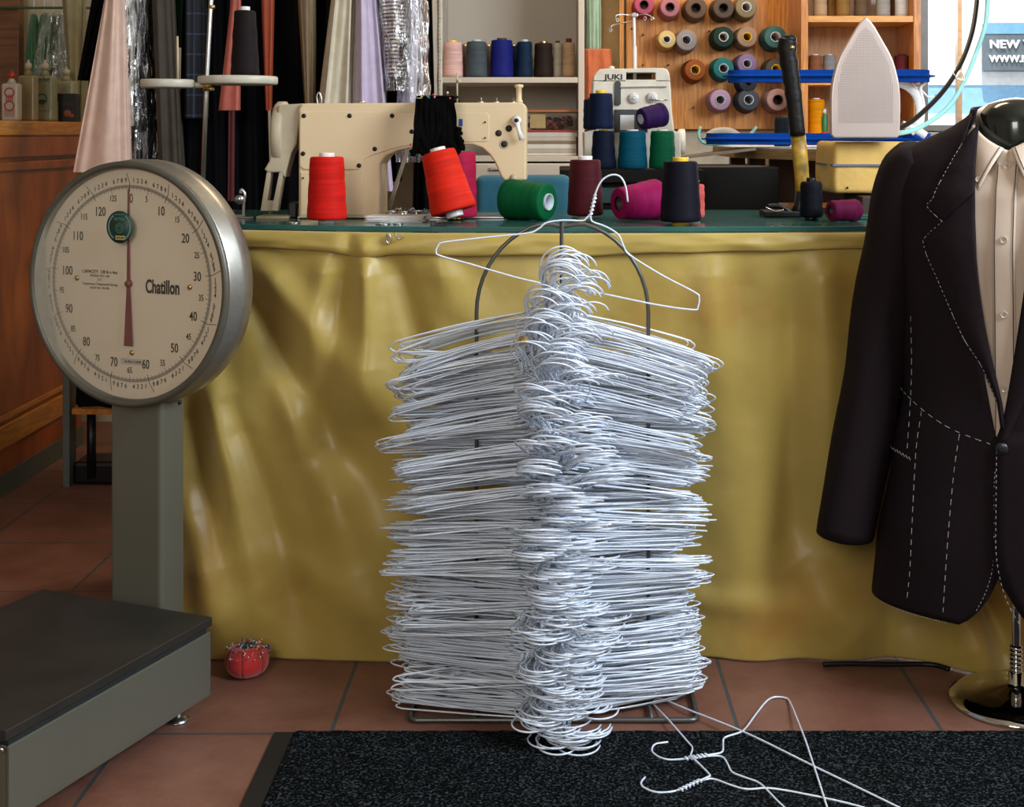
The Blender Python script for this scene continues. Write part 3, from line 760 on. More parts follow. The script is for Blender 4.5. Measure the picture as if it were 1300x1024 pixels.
b = BM(); lathe(b, [(.0065, 0), (.0085, .0008), (.0095, 0)], 20, Matrix.Translation((sx(640)-so.x, -.0603, sz(183)-so.z)) @ RY, cap=False); obj('port_ring', b, m_creamd, sm)
b = BM(); prism(b, pp([(583, 151), (587.5, 151), (587.5, 160), (583, 160)]), -.0625, -.061); obj('blue_sticker', b, mat('blue_sticker', (.01, .06, .25), .5), sm)
# lever on the needle end
b = BM(); lathe(b, [(0, .012), (.006, .011), (.009, .006), (.010, 0)], 20, Matrix.Translation((sx(656)-so.x, -.062, sz(153)-so.z)) @ RY)
tube(b, [Vector((sx(656)-so.x, -.072, sz(153)-so.z)), Vector((sx(659)-so.x, -.075, sz(166)-so.z)), Vector((sx(663)-so.x, -.073, sz(177)-so.z))], .004, 10, radii=[.005, .0035, .006], flat=.6)
obj('tension_lever', b, m_white, sm)
b = BM(); lathe(b, [(0, .003), (.003, .002), (.0045, 0)], 14, Matrix.Translation((sx(656)-so.x, -.074, sz(153)-so.z)) @ RY); obj('lever_screw', b, m_black, sm)
b = BM(); ball(b, (sx(652)-so.x, -.058, sz(226)-so.z), .008); tube(b, [(sx(655)-so.x, 0, sz(228)-so.z), (sx(655)-so.x, 0, .012)], .005, 8); tube(b, [(sx(645)-so.x, .01, sz(228)-so.z), (sx(645)-so.x, .01, .02)], .003, 8); obj('presser_bar', b, m_creamd, sm)
# top knobs and rods
b = BM(); lathe(b, [(.008, 0), (.0075, .004), (.0055, .007), (.0055, .028), (.0085, .030), (.0085, .035), (.0, .036)], 16, Matrix.Translation((sx(658)-so.x, -.02, sz(130)-so.z))); obj('top_knob', b, m_cream, sm)
b = BM(); tube(b, [(sx(579)-so.x, -.03, sz(130)-so.z), (sx(578.5)-so.x, -.03, sz(92)-so.z)], .0018, 8); lathe(b, [(0.002, 0), (.005, .002), (.005, .006), (.002, .008)], 12, Matrix.Translation((sx(581)-so.x, -.03, sz(105)-so.z))); obj('spool_pin', b, m_creamd, sm)
b = BM(); 
for a in (609, 629, 651): lathe(b, [(.006, 0), (.005, .003), (.002, .004), (.002, .010)], 12, Matrix.Translation((sx(a)-so.x, -.02, sz(130)-so.z)))
ball(b, (sx(455)-so.x, -.02, sz(129)-so.z), .010, (1, 1, .4)); obj('top_fittings', b, m_steel, sm)
# belt guard + handwheel
b = BM(); prism(b, pp([(352, 133), (384, 131), (388, 133), (388, 140), (380, 143), (377, 165), (375, 183), (368, 195), (362, 216), (360, 225), (353, 219), (338, 219), (334, 215), (340, 205), (347, 165)]), -.05, .0, bev=.003); obj('belt_guard', b, m_creamd, sm)
b = BM(); lathe(b, [(.0, 0), (.062, 0), (.066, .004), (.066, .018), (.060, .022), (.03, .022), (0, .016)], 40, Matrix.Translation((sx(343)-so.x, .0, sz(172)-so.z)) @ Matrix.Rotation(PI/2, 4, 'Y')); obj('handwheel', b, m_creamd, sm)
b = BM()
prism(b, pp([(337, 219), (342, 219), (336, 268), (329, 268)]), -.05, -.02, bev=.001); prism(b, pp([(353, 219), (358, 221), (350, 268), (343, 268)]), -.05, -.02, bev=.001)
box(b, sx(325)-so.x, sx(366)-so.x, -.06, .0, 0, .005, bev=.001); prism(b, pp([(334, 255), (349, 255), (346, 268), (331, 268)]), -.045, -.03)
obj('belt_guard_legs', b, m_creamd, sm)
b = BM(); box(b, sx(362)-so.x, sx(372)-so.x, -.03, .01, 0, .03, bev=.002); box(b, sx(370)-so.x, sx(382)-so.x, -.02, .03, .0, .018); obj('motor_bracket', b, m_black, sm)
b = BM(); tube(b, smooth([(sx(396)-so.x, 0, sz(131)-so.z), (sx(395)-so.x, 0, sz(121)-so.z), (sx(398)-so.x, 0, sz(116)-so.z), (sx(401)-so.x, 0, sz(124)-so.z), (sx(401)-so.x, 0, sz(131)-so.z)]), .0015, 6); obj('thread_eyelet', b, m_steel, sm)
b = BM(); box(b, sx(376)-so.x, sx(672)-so.x, -.05, .075, 0.0005, .004, bev=.001); obj('bed_plate', b, m_steel, sm)

# black pin cloth draped over the machine arm
m_blkf = mat('black_velvet', (.002, .002, .002), .9, spec=.05, bump=(200, .6, .003))
pcl = empty('pin_cloth', Vector((sx(558), sy-.065, sz(127))), 'black velvet pin cloth strapped around the machine arm', 'pincushion')
b = BM(); rr_ = random.Random(3)
def pcf(u, v):
    px = 532+u*(50)+(3 if v > .8 else 0)*math.sin(u*9)
    px += (v-.3)*6*(1 if u > .5 else -1)*abs(u-.5)*2
    py = 126+v*66
    if v > .93: py += 2.2*math.sin(u*37)+1.5*math.sin(u*81)
    d = .004+.004*noise.noise(Vector((u*4, v*3, 2)))+.002*noise.noise(Vector((u*14, v*3, 9)))
    return Vector((sx(px)-sx(558), -d+.0, sz(py)-sz(127)))
grid(b, pcf, 60, 40)
grid(b, lambda u, v: Vector((pcf(u, 0).x, -.004+.125*v, pcf(u, 0).z+.003*math.sin(v*PI)+.001)), 40, 20)
grid(b, lambda u, v: Vector((pcf(u, v).x, .128, pcf(u, v*.95).z)), 40, 20)
for k in range(40):
    s = rr_.random(); p = pcf(1, .55+.45*s); q = p+Vector((rr_.uniform(.001, .008), -.001, rr_.uniform(-.003, .003))); tube(b, [p, q], .0008, 4)
for k in range(50):
    u = rr_.random(); p = pcf(u, .97); tube(b, [p, p+Vector((rr_.uniform(-.003, .003), -.001, -rr_.uniform(.001, .006)))], .0009, 4)
thick(obj('velvet', b, m_blkf, pcl), .003, 1)
for px, py, cn in ((540, 124, 'yellow'), (547, 123.5, 'teal'), (554.5, 121.5, 'red'), (572, 119, 'white'), (556, 124.5, 'pink'), (549, 125, 'green'), (526.5, 183, 'red'), (575, 126, 'red')):
    cd = dict((n_, c_) for c_, n_ in pcols)[cn]
    b = BM(); x = sx(px)-sx(558); z = sz(py)-sz(127)
    tube(b, [(x, -.005, z), (x, -.002, z-.006 if py < 150 else z)], .0004, 4); ball(b, (x, -.006, z), .0022, n=8); obj('pin', b, mat('pin_head_'+cn, cd, .25), pcl)

# ================================================================== THREAD STAND
ty = 2.62; tsz = lambda py: ZA(py, ty)
ts = empty('thread_stand', Vector((XA(258, ty), ty, TZ)), 'tall thread stand with two round arms rising behind the scale dial', 'thread stand')
to = ts.location
b = BM(); tube(b, [Vector((XA(256, ty), ty, TZ))-to, Vector((XA(262, ty), ty, tsz(115)))-to, Vector((XA(268, ty), ty, tsz(0)))-to, Vector((XA(271, ty), ty, 1.32))-to], .0046, 12); obj('pole', b, m_steel, ts)
b = BM(); lathe(b, [(0, 0), (.03, 0), (.03, .004), (.008, .008), (.008, .02)], 24); obj('base', b, m_steel, ts)
b = BM(); lathe(b, [(.0085, -.012), (.0085, .012)], 16, Matrix.Translation(Vector((XA(263, ty), ty, tsz(108)))-to)); 
tube(b, [Vector((XA(263, ty), ty-.008, tsz(113)))-to, Vector((XA(273, ty), ty-.014, tsz(113)))-to], .0035, 8); lathe(b, [(.0065, -.003), (.0065, .003)], 12, Matrix.Translation(Vector((XA(269, ty), ty, tsz(9)))-to)); obj('clamp', b, m_brass, ts)
m_arm = mat('tray_enamel', (.50, .47, .38), .4)
def tray(pxa, pxb, py, dz, Yc):
    b = BM(); c = Vector(((XA(pxa, Yc)+XA(pxb, Yc))/2, Yc, tsz(py)))-to; r = (XA(pxb, Yc)-XA(pxa, Yc))/2
    lathe(b, [(0, 0), (r-.003, 0), (r, .003), (r, .014), (r-.002, .0165), (r-.004, .0145), (0, .0145)], 40, Matrix.Translation(c) @ Matrix.Diagonal((1, .9, 1, 1)))
    pole = Vector((XA(262, ty), ty, tsz(py)))-to
    d = (pole-c); 
    tube(b, [c+d*.6+Vector((0, 0, .006)), pole+Vector((0, 0, .006))], .006, 8)
    return obj('spool_tray', b, m_arm, ts), c
tr1, c1 = tray(179, 246, 112, 0, 2.60); tr2, c2 = tray(252, 352, 107, 0, 2.64)
b = BM(); tube(b, [Vector((XA(226, 2.60), 2.60, tsz(108)))-to, Vector((XA(225, 2.60), 2.60, tsz(47)))-to], .0024, 8); obj('spool_pin', b, m_creamd, ts)
cone(311, tsz(107)+.0148, 2.64, (.010, .006, .007), 'black_brown', 'tall black thread cone on the tray of the thread stand', .132, .0285, .0215, m_white, coreup=.008, coredn=.001)

# ================================================================== SMALL THINGS ON THE TABLE
b = BM()
for k in range(9):
    rot = Matrix.Rotation(random.uniform(-.25, .2), 4, 'Z')
    box(b, -.052, .052, -.035, .035, k*.0012, k*.0012+.0009, M=rot)
tag(obj('paper_pad', b, mat('paper', (.86, .85, .83), .8), None, (XA(508, 2.48), 2.44, TZ+.0001)), 'small pile of white paper slips under the machine arm', 'paper')
# presser foot by the left end
t = empty('presser_foot', (XA(307, 2.52), 2.52, TZ), 'small steel presser foot standing left of the sewing machine', 'sewing part')
b = BM(); box(b, -.022, .020, -.012, .012, 0, .003, bev=.001); box(b, -.018, .005, -.008, .008, .003, .007, bev=.001); obj('sole', b, m_steel, t)
b = BM(); tube(b, smooth([(.003, 0, .004), (.004, 0, .03), (.006, 0, .045), (.0, 0, .055), (-.003, 0, .048)]), .003, 8); lathe(b, [(0, -.002), (.009, -.002), (.009, .002), (0, .002)], 16, Matrix.Translation((-.004, -.004, .036)) @ RY); obj('shank', b, m_steel, t)
for (dx, dy, r, lb) in ((0, 0, .013, 'larger steel washer lying under the paper slips near the table edge'), (.026, .006, .009, 'small steel washer right beside the larger one at the table edge')):
    b = BM(); lathe(b, [(r-.004, 0), (r, 0), (r, .002), (r-.004, .002), (r-.004, 0)], 20, cap=False)
    tag(obj('steel_washer', b, m_steel, None, (XA(489, 2.38)+dx, 2.35+dy, TZ)), lb, 'washer')
b = BM(); lathe(b, [(.006, 0), (.013, 0), (.013, .0015), (.006, .0015), (.006, 0)], 20, cap=False)
tag(obj('steel_washer', b, m_steel, None, (XA(374, 2.40), 2.39, TZ)), 'flat steel washer lying left of the bright red cone', 'washer')
# metal odds behind the arm: bobbin case pile
for k in range(6):
    rr_ = random.Random(k); b = BM()
    lathe(b, [(0, 0), (.011, 0), (.011, .008), (.004, .009), (0, .009)], 18); tube(b, smooth([(.006, 0, .008), (.012, .002, .014), (.018, -.002, .010)]), .0012, 6)
    o = obj('bobbin_case', b, [m_steel, m_dsteel][k % 2], None, (XA(498+k*8, 2.62), 2.60+.012*math.sin(k*2), TZ+.0005+(.0095 if k % 2 else 0)*0), (0, 0, k))
    tag(o, 'small steel bobbin case in the row behind the paper slips', 'bobbin case', 'bobbin cases behind the paper slips')
# plastic rulers/ metal strip leaning behind machine
b = BM(); box(b, -.004, .004, -.001, .001, 0, .17, bev=.0005)
tag(obj('steel_ruler', b, m_steel, None, (XA(492, 2.70), 2.70, TZ), (.12, .32, 0)), 'shiny steel strip leaning behind the machine arm', 'ruler')
# hand lever tool
lt = empty('hand_press', (XA(1008, 2.56), 2.56, TZ), 'black gripped lever with worn yellow shaft standing on a dark base', 'hand press')
lo = lt.location
def lp(px, py, Y=2.56): return Vector((XA(px, Y), Y, ZA(py, Y)))-lo
b = BM(); pts = [lp(1001, 50), lp(999, 62), lp(1003, 90), lp(1007, 118), lp(1010, 145), lp(1013, 172)]
prof_ = [.016, .0195, .0175, .0200, .0165, .0190, .0158, .0180, .0152, .0170, .0155, .0155, .0152, .0155, .0150, .0148]
P2 = smooth(pts, 3); tube(b, P2, .012, 14, radii=(prof_+[.0148]*20)[:len(P2)], flat=1.0); ball(b, P2[0], .0165, (1, 1, .7)); obj('grip', b, mat('worn_black_grip', (.005, .004, .0035), .5, spec=.25, bump=(80, .4, .003), var=(30, .4)), lt)
b = BM(); lathe(b, [(0, .002), (.005, .001), (.006, -.003)], 14, Matrix.Translation(lp(1003, 61)+Vector((0, -.019, 0))) @ RY); obj('rivet', b, m_brass, lt)
m_wy = mat('chipped_yellow_paint', (.30, .17, .010), .5, var=(45, .9), bump=(60, .4))
b = BM(); tube(b, [lp(1013, 170), lp(1016, 200), lp(1018, 225), lp(1018, 245)], .011, 12, radii=[.0145, .0150, .0142, .0135], flat=.6); obj('shaft', b, m_wy, lt)
b = BM(); tube(b, [lp(1018, 243), lp(1016, 262), lp(1010, 274)], .013, 10); box(b, -.06, .05, -.02, .05, 0, .012, bev=.003); tube(b, smooth([lp(1005, 270), lp(990, 262), lp(975, 262)]), .005, 8); obj('base', b, m_black, lt)
b = BM(); tube(b, smooth([lp(995, 266, 2.53), lp(985, 268, 2.53), (lp(972, 263, 2.53))]), .0012, 6); obj('spring_wire', b, m_steel, lt)

# ================================================================== PRESSING PAD, IRON
m_pad = mat('yellow_foam_cover', (.64, .40, .11), .8, bump=(30, .5, .006), var=(6, .12))
Yp = 2.60
pad = empty('pressing_block', (XA(1150, Yp), Yp+.08, ZA(246, Yp)), 'yellow cloth covered pressing block with blue line under the iron', 'pressing block')
b = BM(); hh = ZA(180, Yp)-ZA(246, Yp)
x0, x1 = XA(1058, Yp)-XA(1150, Yp), XA(1282, Yp)-XA(1150, Yp)
box(b, x0, x1, -.08, .10, 0, hh, bev=.010, seg=4)
bmesh.ops.subdivide_edges(b, edges=[e for e in b.edges if e.calc_length() > .03], cuts=8, use_grid_fill=True)
for v in b.verts:
    v.co += Vector((noise.noise(v.co*14)*.003, noise.noise(v.co*16+Vector((5, 0, 0)))*.003, noise.noise(v.co*14+Vector((0, 7, 0)))*.002))
for f in b.faces: f.smooth = True
obj('padded_cover', b, m_pad, pad)
b = BM(); box(b, x0-.0015, x1, -.0845, .095, hh*.53, hh*.57); obj('blue_line', b, mat('blue_line', (.09, .13, .22), .7), pad)
b = BM(); lathe(b, [(0, .0015), (.0025, 0)], 8, Matrix.Translation((x0+.027, -.083, .012)) @ RY); obj('pin_hole', b, m_black, pad)
b = BM(); box(b, XA(1085, 2.62)-.0, XA(1240, 2.62), 2.56, 2.72, TZ+.0003, ZA(246, Yp)-.003, bev=.003)
c_ = Vector((XA(1160, 2.62), 2.64, TZ))
for v in b.verts: v.co -= c_
tag(obj('wooden_riser', b, mat('dark_wood_block', (.03, .012, .006), .6), None, c_), 'dark wooden block under the yellow pressing block', 'block')
b = BM(); box(b, -.02, .05, -.02, .02, 0, .004, bev=.001); box(b, -.018, .05, -.018, .02, .004, .008, bev=.001)
tag(obj('green_folder', b, mat('folder_green', (.01, .08, .07), .5), None, (XA(1070, 2.52), 2.50, TZ+.0003)), 'small teal folders lying under the pressing block', 'folder')

Yi = 2.575
io = Vector((XA(1098, Yi), Yi+.0, ZA(176.5, Yi)))
iron = empty('steam_iron', io, 'steam iron standing on its heel with perforated soleplate to the viewer', 'iron')
def ip(px, py): return (XA(px, Yi)-io.x, ZA(py, Yi)-io.z)
ol = [ip(*p) for p in [(1057, 175), (1054, 171), (1053.5, 140), (1054, 118), (1057, 98), (1065, 72), (1080, 46), (1090, 30), (1097.7, 22.5), (1106, 30), (1118, 50), (1131, 74), (1138, 98), (1141, 118), (1141.5, 140), (1140.5, 171), (1137, 175)]]
ol3 = [(p.x, p.z) for p in smooth([(x, 0, z) for x, z in ol[1:9]], 4)]+[(p.x, p.z) for p in smooth([(x, 0, z) for x, z in ol[8:16]], 4)[1:]]
b = BM(); prism(b, [ol[0]]+ol3+[ol[-1]], -.012, .0, bev=.003, seg=3); obj('soleplate', b, mat('soleplate_alu', (.58, .47, .42), .36, .4, var=(20, .04)), iron)
def hw(py):
    T = [(35, 1), (45, 10), (58, 16), (71, 24), (85, 30), (105, 34), (156, 34.5)]
    for (a, wa), (c, wc) in zip(T, T[1:]):
        if a <= py <= c: return wa+(wc-wa)*(py-a)/(c-a)
    return 0
b = BM(); py = 36
while py < 156:
    wv = hw(py); k = -int(wv/2.25)
    while k*2.25 <= wv:
        x, z = ip(1097+k*2.25, py); q = .00072
        b.faces.new([b.verts.new((x+i, -.0124, z+j)) for i, j in ((-q, -q), (q, -q), (q, q), (-q, q))]); k += 1
    py += 2.25
obj('steam_holes', b, mat('hole_brown', (.05, .035, .03), .8), iron)['kind'] = 'stuff'
b = BM(); prism(b, [(x*.90, z*.93+.006) for x, z in [ol[0]]+ol3+[ol[-1]]], .001, .045, bev=.008, seg=3); obj('iron_body', b, mat('iron_shell', (.35, .34, .33), .4, .5), iron)
b = BM(); tube(b, smooth([(0, .045, .03), (0, .10, .04), (0, .11, .08), (0, .105, .14), (0, .085, .17), (0, .045, .165)]), .015, 12); obj('handle', b, m_black, iron)
b = BM(); box(b, -.045, .045, .0, .05, .0005, .010, bev=.002); obj('heel_rest', b, m_dsteel, iron)
# cable and steam tube
b = BM(); tube(b, smooth([W(1135, 166, 2.66), W(1160, 152, 2.70), W(1192, 122, 2.78), W(1215, 90, 2.86), W(1230, 55, 2.92), W(1238, 20, 2.98), W(1242, -30, 3.05), W(1244, -150, 3.1)]), .0052, 10)
tag(obj('iron_cable', b, m_black), 'thick black cable rising from the iron past the window', 'cable')
b = BM(); tube(b, smooth([W(1135, 170, 2.70), W(1165, 163, 2.74), W(1200, 140, 2.80), W(1222, 108, 2.87), W(1240, 65, 2.94), W(1252, 25, 3.0), W(1254, -30, 3.06), W(1255, -150, 3.12)]), .0050, 10)
tag(obj('steam_hose', b, mat('aqua_tube', (.28, .62, .62), .25, coat=.3)), 'aqua steam hose curving beside the black cable', 'hose')
b = BM(); tube(b, smooth([W(1213, 99, 2.84), W(1219, 90, 2.85), W(1224, 101, 2.86), W(1214, 100, 2.85)]), .002, 6); tube(b, [W(1213, 97, 2.84), W(1209, 91, 2.83)], .0015, 6)
tag(obj('cable_tie', b, m_white), 'white cable tie joining the black cable and aqua hose', 'cable tie')

# ================================================================== MACHINE TABLE + OVERLOCKER
m_dkwood = mat('dark_table', (.004, .0035, .003), .5, spec=.15)
Z2 = ZA(215, 2.95)
t = empty('machine_cabinet', (XA(800, 3.0), 3.05, 0), 'black cabinet behind the worktable carrying the overlocker', 'cabinet')
b = BM(); box(b, -.16, .16, -.13, .20, Z2-.03, Z2, bev=.003); obj('top', b, m_dkwood, t)
b = BM(); box(b, -.15, .15, -.11, .19, .06, Z2-.032); obj('carcass', b, m_dkwood, t)
b = BM(); box(b, -.145, .145, -.12, -.11, Z2-.075, Z2-.04, bev=.002); obj('drawer_front', b, mat('dark_teal_strip', (.01, .05, .05), .5), t)
ov = empty('overlocker', (XA(800, 3.08), 3.08, Z2), 'cream overlock sewing machine with carry handle behind the stacked cones', 'sewing machine')
Yo = 3.05; oo = ov.location
def op(l): return [(XA(a, Yo)-oo.x, ZA(c, Yo)-oo.z) for a, c in l]
# main panel with handle slot built as ring of blocks
m_ov = mat('overlocker_cream', (.66, .60, .49), .4, coat=.1)
b = BM()
out = [(757, 92), (761, 88), (768, 87), (842, 86), (847, 88), (850, 94), (853, 142), (856, 166), (864, 168), (865, 214), (742, 214), (741, 168), (750, 166), (753, 100)]
o_ = op(out); sl_ = op([(797, 92), (829, 91), (832, 94), (832, 98), (829, 101), (798, 101), (795, 98), (795, 94)])
# split: lower block below y=103, then frame around slot
prism(b, op([(753, 103), (851, 103), (853, 142), (856, 166), (864, 168), (865, 213.5), (742, 213.5), (741, 168), (750, 166)]), -.03, .12, bev=.003)
prism(b, op([(753.3, 102.5), (754, 97), (757, 92), (761, 88), (768, 87), (795, 87), (795, 102.5)]), -.03, .06, bev=.002)
prism(b, op([(832, 86.5), (842, 86), (847, 88), (850, 94), (850.8, 102.5), (832, 102.5)]), -.03, .06, bev=.002)
prism(b, op([(794, 87), (833, 86), (833, 92), (794, 92)]), -.03, .06, bev=.001); prism(b, op([(794, 101), (833, 101), (833, 104), (794, 104)]), -.03, .06)
obj('body', b, m_ov, ov)
b = BM(); prism(b, op([(796, 91), (831, 91), (831, 102), (796, 102)]), .045, .055); obj('slot_shade_panel', b, mat('slot_brown', (.16, .07, .02), .6), ov)  # added panel, its dark brown paints the shade inside the handle slot
b = BM(); prism(b, rrect(*[op([(780, 0)])[0][0], op([(788, 0)])[0][0]], op([(0, 134)])[0][1], op([(0, 103)])[0][1], .006), -.033, -.02)
prism(b, op([(780, 139), (822, 139), (822, 168), (780, 168)]), -.033, -.025); obj('thread_channel', b, m_dsteel, ov)
b = BM(); prism(b, op([(787, 146), (805, 146), (805, 165), (787, 165)]), -.037, -.03, bev=.001); obj('presser_cover', b, m_white, ov)
b = BM(); prism(b, op([(787, 109.5), (846, 109), (846, 110.5), (787, 111)]), -.036, -.03)
tube(b, [(*[op([(824, 127)])[0][0]], -.04, op([(824, 127)])[0][1]), (op([(847, 127)])[0][0], -.04, op([(847, 127)])[0][1])], .0015, 6); obj('thread_rail', b, m_steel, ov)
for a, c in ((804.5, 124.5), (828, 123.5), (843, 152)):
    x, z = op([(a, c)])[0]
    b = BM(); lathe(b, [(.0, .012), (.004, .012), (.006, .009), (.0095, .009), (.0118, .007), (.0122, 0)], 28, Matrix.Translation((x, -.030, z)) @ RY)
    o = obj('tension_dial', b, m_white, ov)
    b = BM()
    for k in range(12):
        a_ = k/12*2*PI; box(b, -.0004, .0004, -.0002, .0002, .0070, .0092, Matrix.Translation((x, -.0395, z)) @ Matrix.Rotation(a_, 4, 'Y'))
    lathe(b, [(.0030, 0), (.0040, 0)], 16, Matrix.Translation((x, -.0425, z)) @ RY, cap=False); obj('dial_marks', b, m_ink, o)
b = BM(); x, z = op([(779, 98)])[0]; text(b, 'JUKI', .0165, Matrix.Translation((x, -.0302, z)) @ FACE, .0003, 1.35, 'CENTER', .0006); obj('lettering', b, m_ink, ov)
b = BM(); x, z = op([(807.5, 90)])[0]; x2, z2 = op([(806.5, 14)])[0]; tube(b, [(x, .02, z-.02), (x, .02, z+.06)], .0045, 10); tube(b, [(x, .02, z), (x2, .02, z2)], .0036, 10); obj('telescopic_pole', b, m_white, ov)
b = BM()
x, z = op([(807, 17)])[0]; box(b, x-.008, x+.008, .012, .028, z-.004, z+.004, bev=.001)
tube(b, smooth([(op([(783, 24)])[0][0], .0, z-.012), (op([(785, 17)])[0][0], .01, z), (x, .02, z), (op([(822, 16)])[0][0], .01, z+.001), (op([(832, 20)])[0][0], .0, z-.010)]), .0012, 6)
tube(b, smooth([(op([(776, 38)])[0][0], -.02, z-.04), (op([(777, 32)])[0][0], -.02, z-.028), (op([(790, 28)])[0][0], 0, z-.02), (x, .02, z-.012)]), .0012, 6)
for a, c in ((820, 22), (785, 24), (829, 22), (776, 37)): 
    q = op([(a, c)])[0]; tube(b, [(q[0]+.003*math.cos(i), -.0+.003*math.sin(i)*0, q[1]+.004*math.sin(i)) for i in [j*2*PI/8 for j in range(8)]], .001, 5, closed=True)
obj('thread_guide', b, m_steel, ov)
b = BM(); lathe(b, [(.007, 0), (.007, .006), (0, .008)], 14, Matrix.Translation((op([(777, 87)])[0][0], .0, op([(777, 87)])[0][1]))); obj('top_knob', b, m_ov, ov)
b = BM(); lathe(b, [(0, 0), (.028, 0), (.030, .003), (.030, .015), (0, .016)], 30, Matrix.Translation((op([(864, 180)])[0][0], .03, op([(864, 180)])[0][1])) @ Matrix.Rotation(PI/2, 4, 'Y')); obj('handwheel', b, m_ov, ov)
# cones in front of it
Yc = 2.955
kk = dict(coreup=.003, coredn=.002)
NAVY = (.003, .007, .022)
hcone = (50)*Yc/F
cone(766, Z2, Yc, NAVY, 'navy', 'navy thread cone at the left foot of the stacked cones', hcone-.004, .0285, .0235, m_yelcore, **kk)
cone(803, Z2, Yc, (.0, .075, .13), 'petrol', 'petrol blue thread cone standing between navy and green cones', hcone-.004, .0335, .0290, m_whitecore, **kk)
cone(841, Z2, Yc, (.0, .095, .04), 'bottle_green', 'green thread cone standing at the right of the petrol blue one', hcone-.004, .0305, .0260, m_whitecore, **kk)
cone(763, Z2+hcone+.002, Yc, (.004, .010, .036), 'navy_blue', 'navy thread cone with yellow core stacked on top of the other navy cone', .080, .0280, .0260, m_yelcore, coreup=.007, coredn=.0)
cone(751, ZA(165, 3.0), 3.0, (.008, .016, .045), 'navy_back', 'dark blue thread cone behind the stacked navy cones', .068, .019, .018, m_darkcore, **kk)
tilted(843, 142, 2.99, (.025, .007, .065), 'purple', 'purple thread cone lying on top of the blue and green cones', .060, .0275, .0245, m_greycore, (-.82, -.42, -.18), z=Z2+hcone+.036, coreup=.002, coredn=.002)

# blue upholstered chair behind the table
t = empty('upholstered_chair', (XA(666, 2.86), 2.905, 0), 'teal blue upholstered chair back showing behind the worktable', 'chair')
b = BM(); box(b, -.108, .102, -.045, .0, .62, ZA(222, 2.86), bev=.020, seg=5)
for f in b.faces: f.smooth = True
obj('backrest', b, mat('teal_fabric', (.01, .10, .15), .8, sheen=.3, bump=(200, .3)), t)
b = BM(); box(b, -.10, .10, -.36, -.05, .44, .50, bev=.02, seg=3); obj('seat', b, mat('teal_fabric', (.01, .09, .13)), t)
b = BM(); box(b, -.02, .02, -.03, -.015, .40, .66); box(b, -.02, .02, -.2, -.015, .40, .43); obj('back_support', b, m_black, t)
b = BM(); tube(b, [(0, -.2, .05), (0, -.2, .45)], .02, 12)
for k in range(5):
    a = k*2*PI/5+.3; tube(b, [(0, -.2, .07), (.20*math.cos(a), -.2+.20*math.sin(a), .03)], .014, 8, radii=[.018, .012]); ball(b, (.20*math.cos(a), -.2+.20*math.sin(a), .02), .02)
obj('star_base', b, m_black, t)

# ================================================================== WHITE SHELVING UNIT
Ys = 3.80
def shx(px): return XA(px, Ys)
def shz(py): return ZA(py, Ys)
X0, X1 = shx(545), shx(742); so2 = Vector(((X0+X1)/2, Ys, 0))
t = empty('shelf_unit', so2, 'white shelving unit with spools and drawers against the back wall', 'shelf unit')
b = BM(); box(b, X0-so2.x, shx(556)-so2.x, 0, .36, 0, 1.75, bev=.002); obj('side_panel', b, m_whitep, t)
b = BM(); box(b, shx(734)-so2.x, X1-so2.x, 0, .36, 0, 1.75, bev=.002); obj('side_panel', b, m_whitep, t)
b = BM(); box(b, shx(556)-so2.x+.0005, shx(734)-so2.x-.0005, .345, .355, .05, 1.75); obj('back_panel', b, m_whitep, t)
for py in (100, 200, -120):
    b = BM(); box(b, shx(556)-so2.x+.0005, shx(734)-so2.x-.0005, .002, .344, shz(py+5), shz(py-2), bev=.001); obj('shelf', b, m_whitep, t)
zt_ = shz(206)
for k in range(5):
    b = BM(); za = zt_-.003-k*.125; box(b, shx(556)-so2.x+.003, shx(734)-so2.x-.003, -.002, .33, za-.115, za, bev=.004); d = obj('drawer', b, m_whitep, t)
    b = BM(); box(b, -.05, .05, -.012, -.002, za-.02, za-.012, bev=.002); obj('handle', b, m_steel, d)
SH = shz(98)+.0005
Yw = 3.90
def bcone(px, py, color, nm, label, wpx, hpx, core, Y=Yw, zb=None, grp=None, taper=.9, cup=.006):
    s = Y/F; return cone(px, zb if zb is not None else SH, Y, color, nm, label, hpx*s-.004, wpx/2*s, wpx/2*s*taper, core, coreup=cup, coredn=.003, n=24, group=grp, name='thread_cone')
bcone(575, 0, (.62, .40, .38), 'rose', 'pale pink thread cone with yellow core on the white shelf', 26, 46, m_yelcore)
bcone(605, 0, (.055, .075, .09), 'slate', 'slate grey thread cone second on the white shelf', 28, 47, m_greycore)
bcone(637, 0, (.008, .012, .15), 'royal', 'royal blue thread cone, widest one on the white shelf', 30, 49, m_darkcore)
bcone(666, 0, (.005, .018, .045), 'ink', 'ink blue thread cone in the middle right of the white shelf', 21, 47, m_greycore)
bcone(690, 0, (.018, .010, .008), 'espresso', 'dark espresso thread cone right of the ink blue one', 25, 45, m_brass)
bcone(708, 0, (.45, .40, .34), 'bone', 'white and brown banded thread cone near the shelf end', 13, 46, m_darkcore, Y=3.93)
bcone(722, 0, (.50, .34, .22), 'sand', 'sand coloured thread cone with maroon top at the shelf end', 17, 46, mat('maroon_core', (.10, .01, .01), .5), cup=.012)
for px, nm, col, lab in ((590, 'umber', (.10, .06, .04), 'umber thread cone in the back row behind the pink one'), (652, 'navy', NAVY, 'navy thread cone in the back row behind the blue ones'), (620, 'umber', (.1, .06, .04), 'umber thread cone in the back row behind the royal blue one')):
    bcone(px, 0, col, nm, lab, 22, 44, m_brass, Y=4.05)
zb2 = shz(198)+.0005
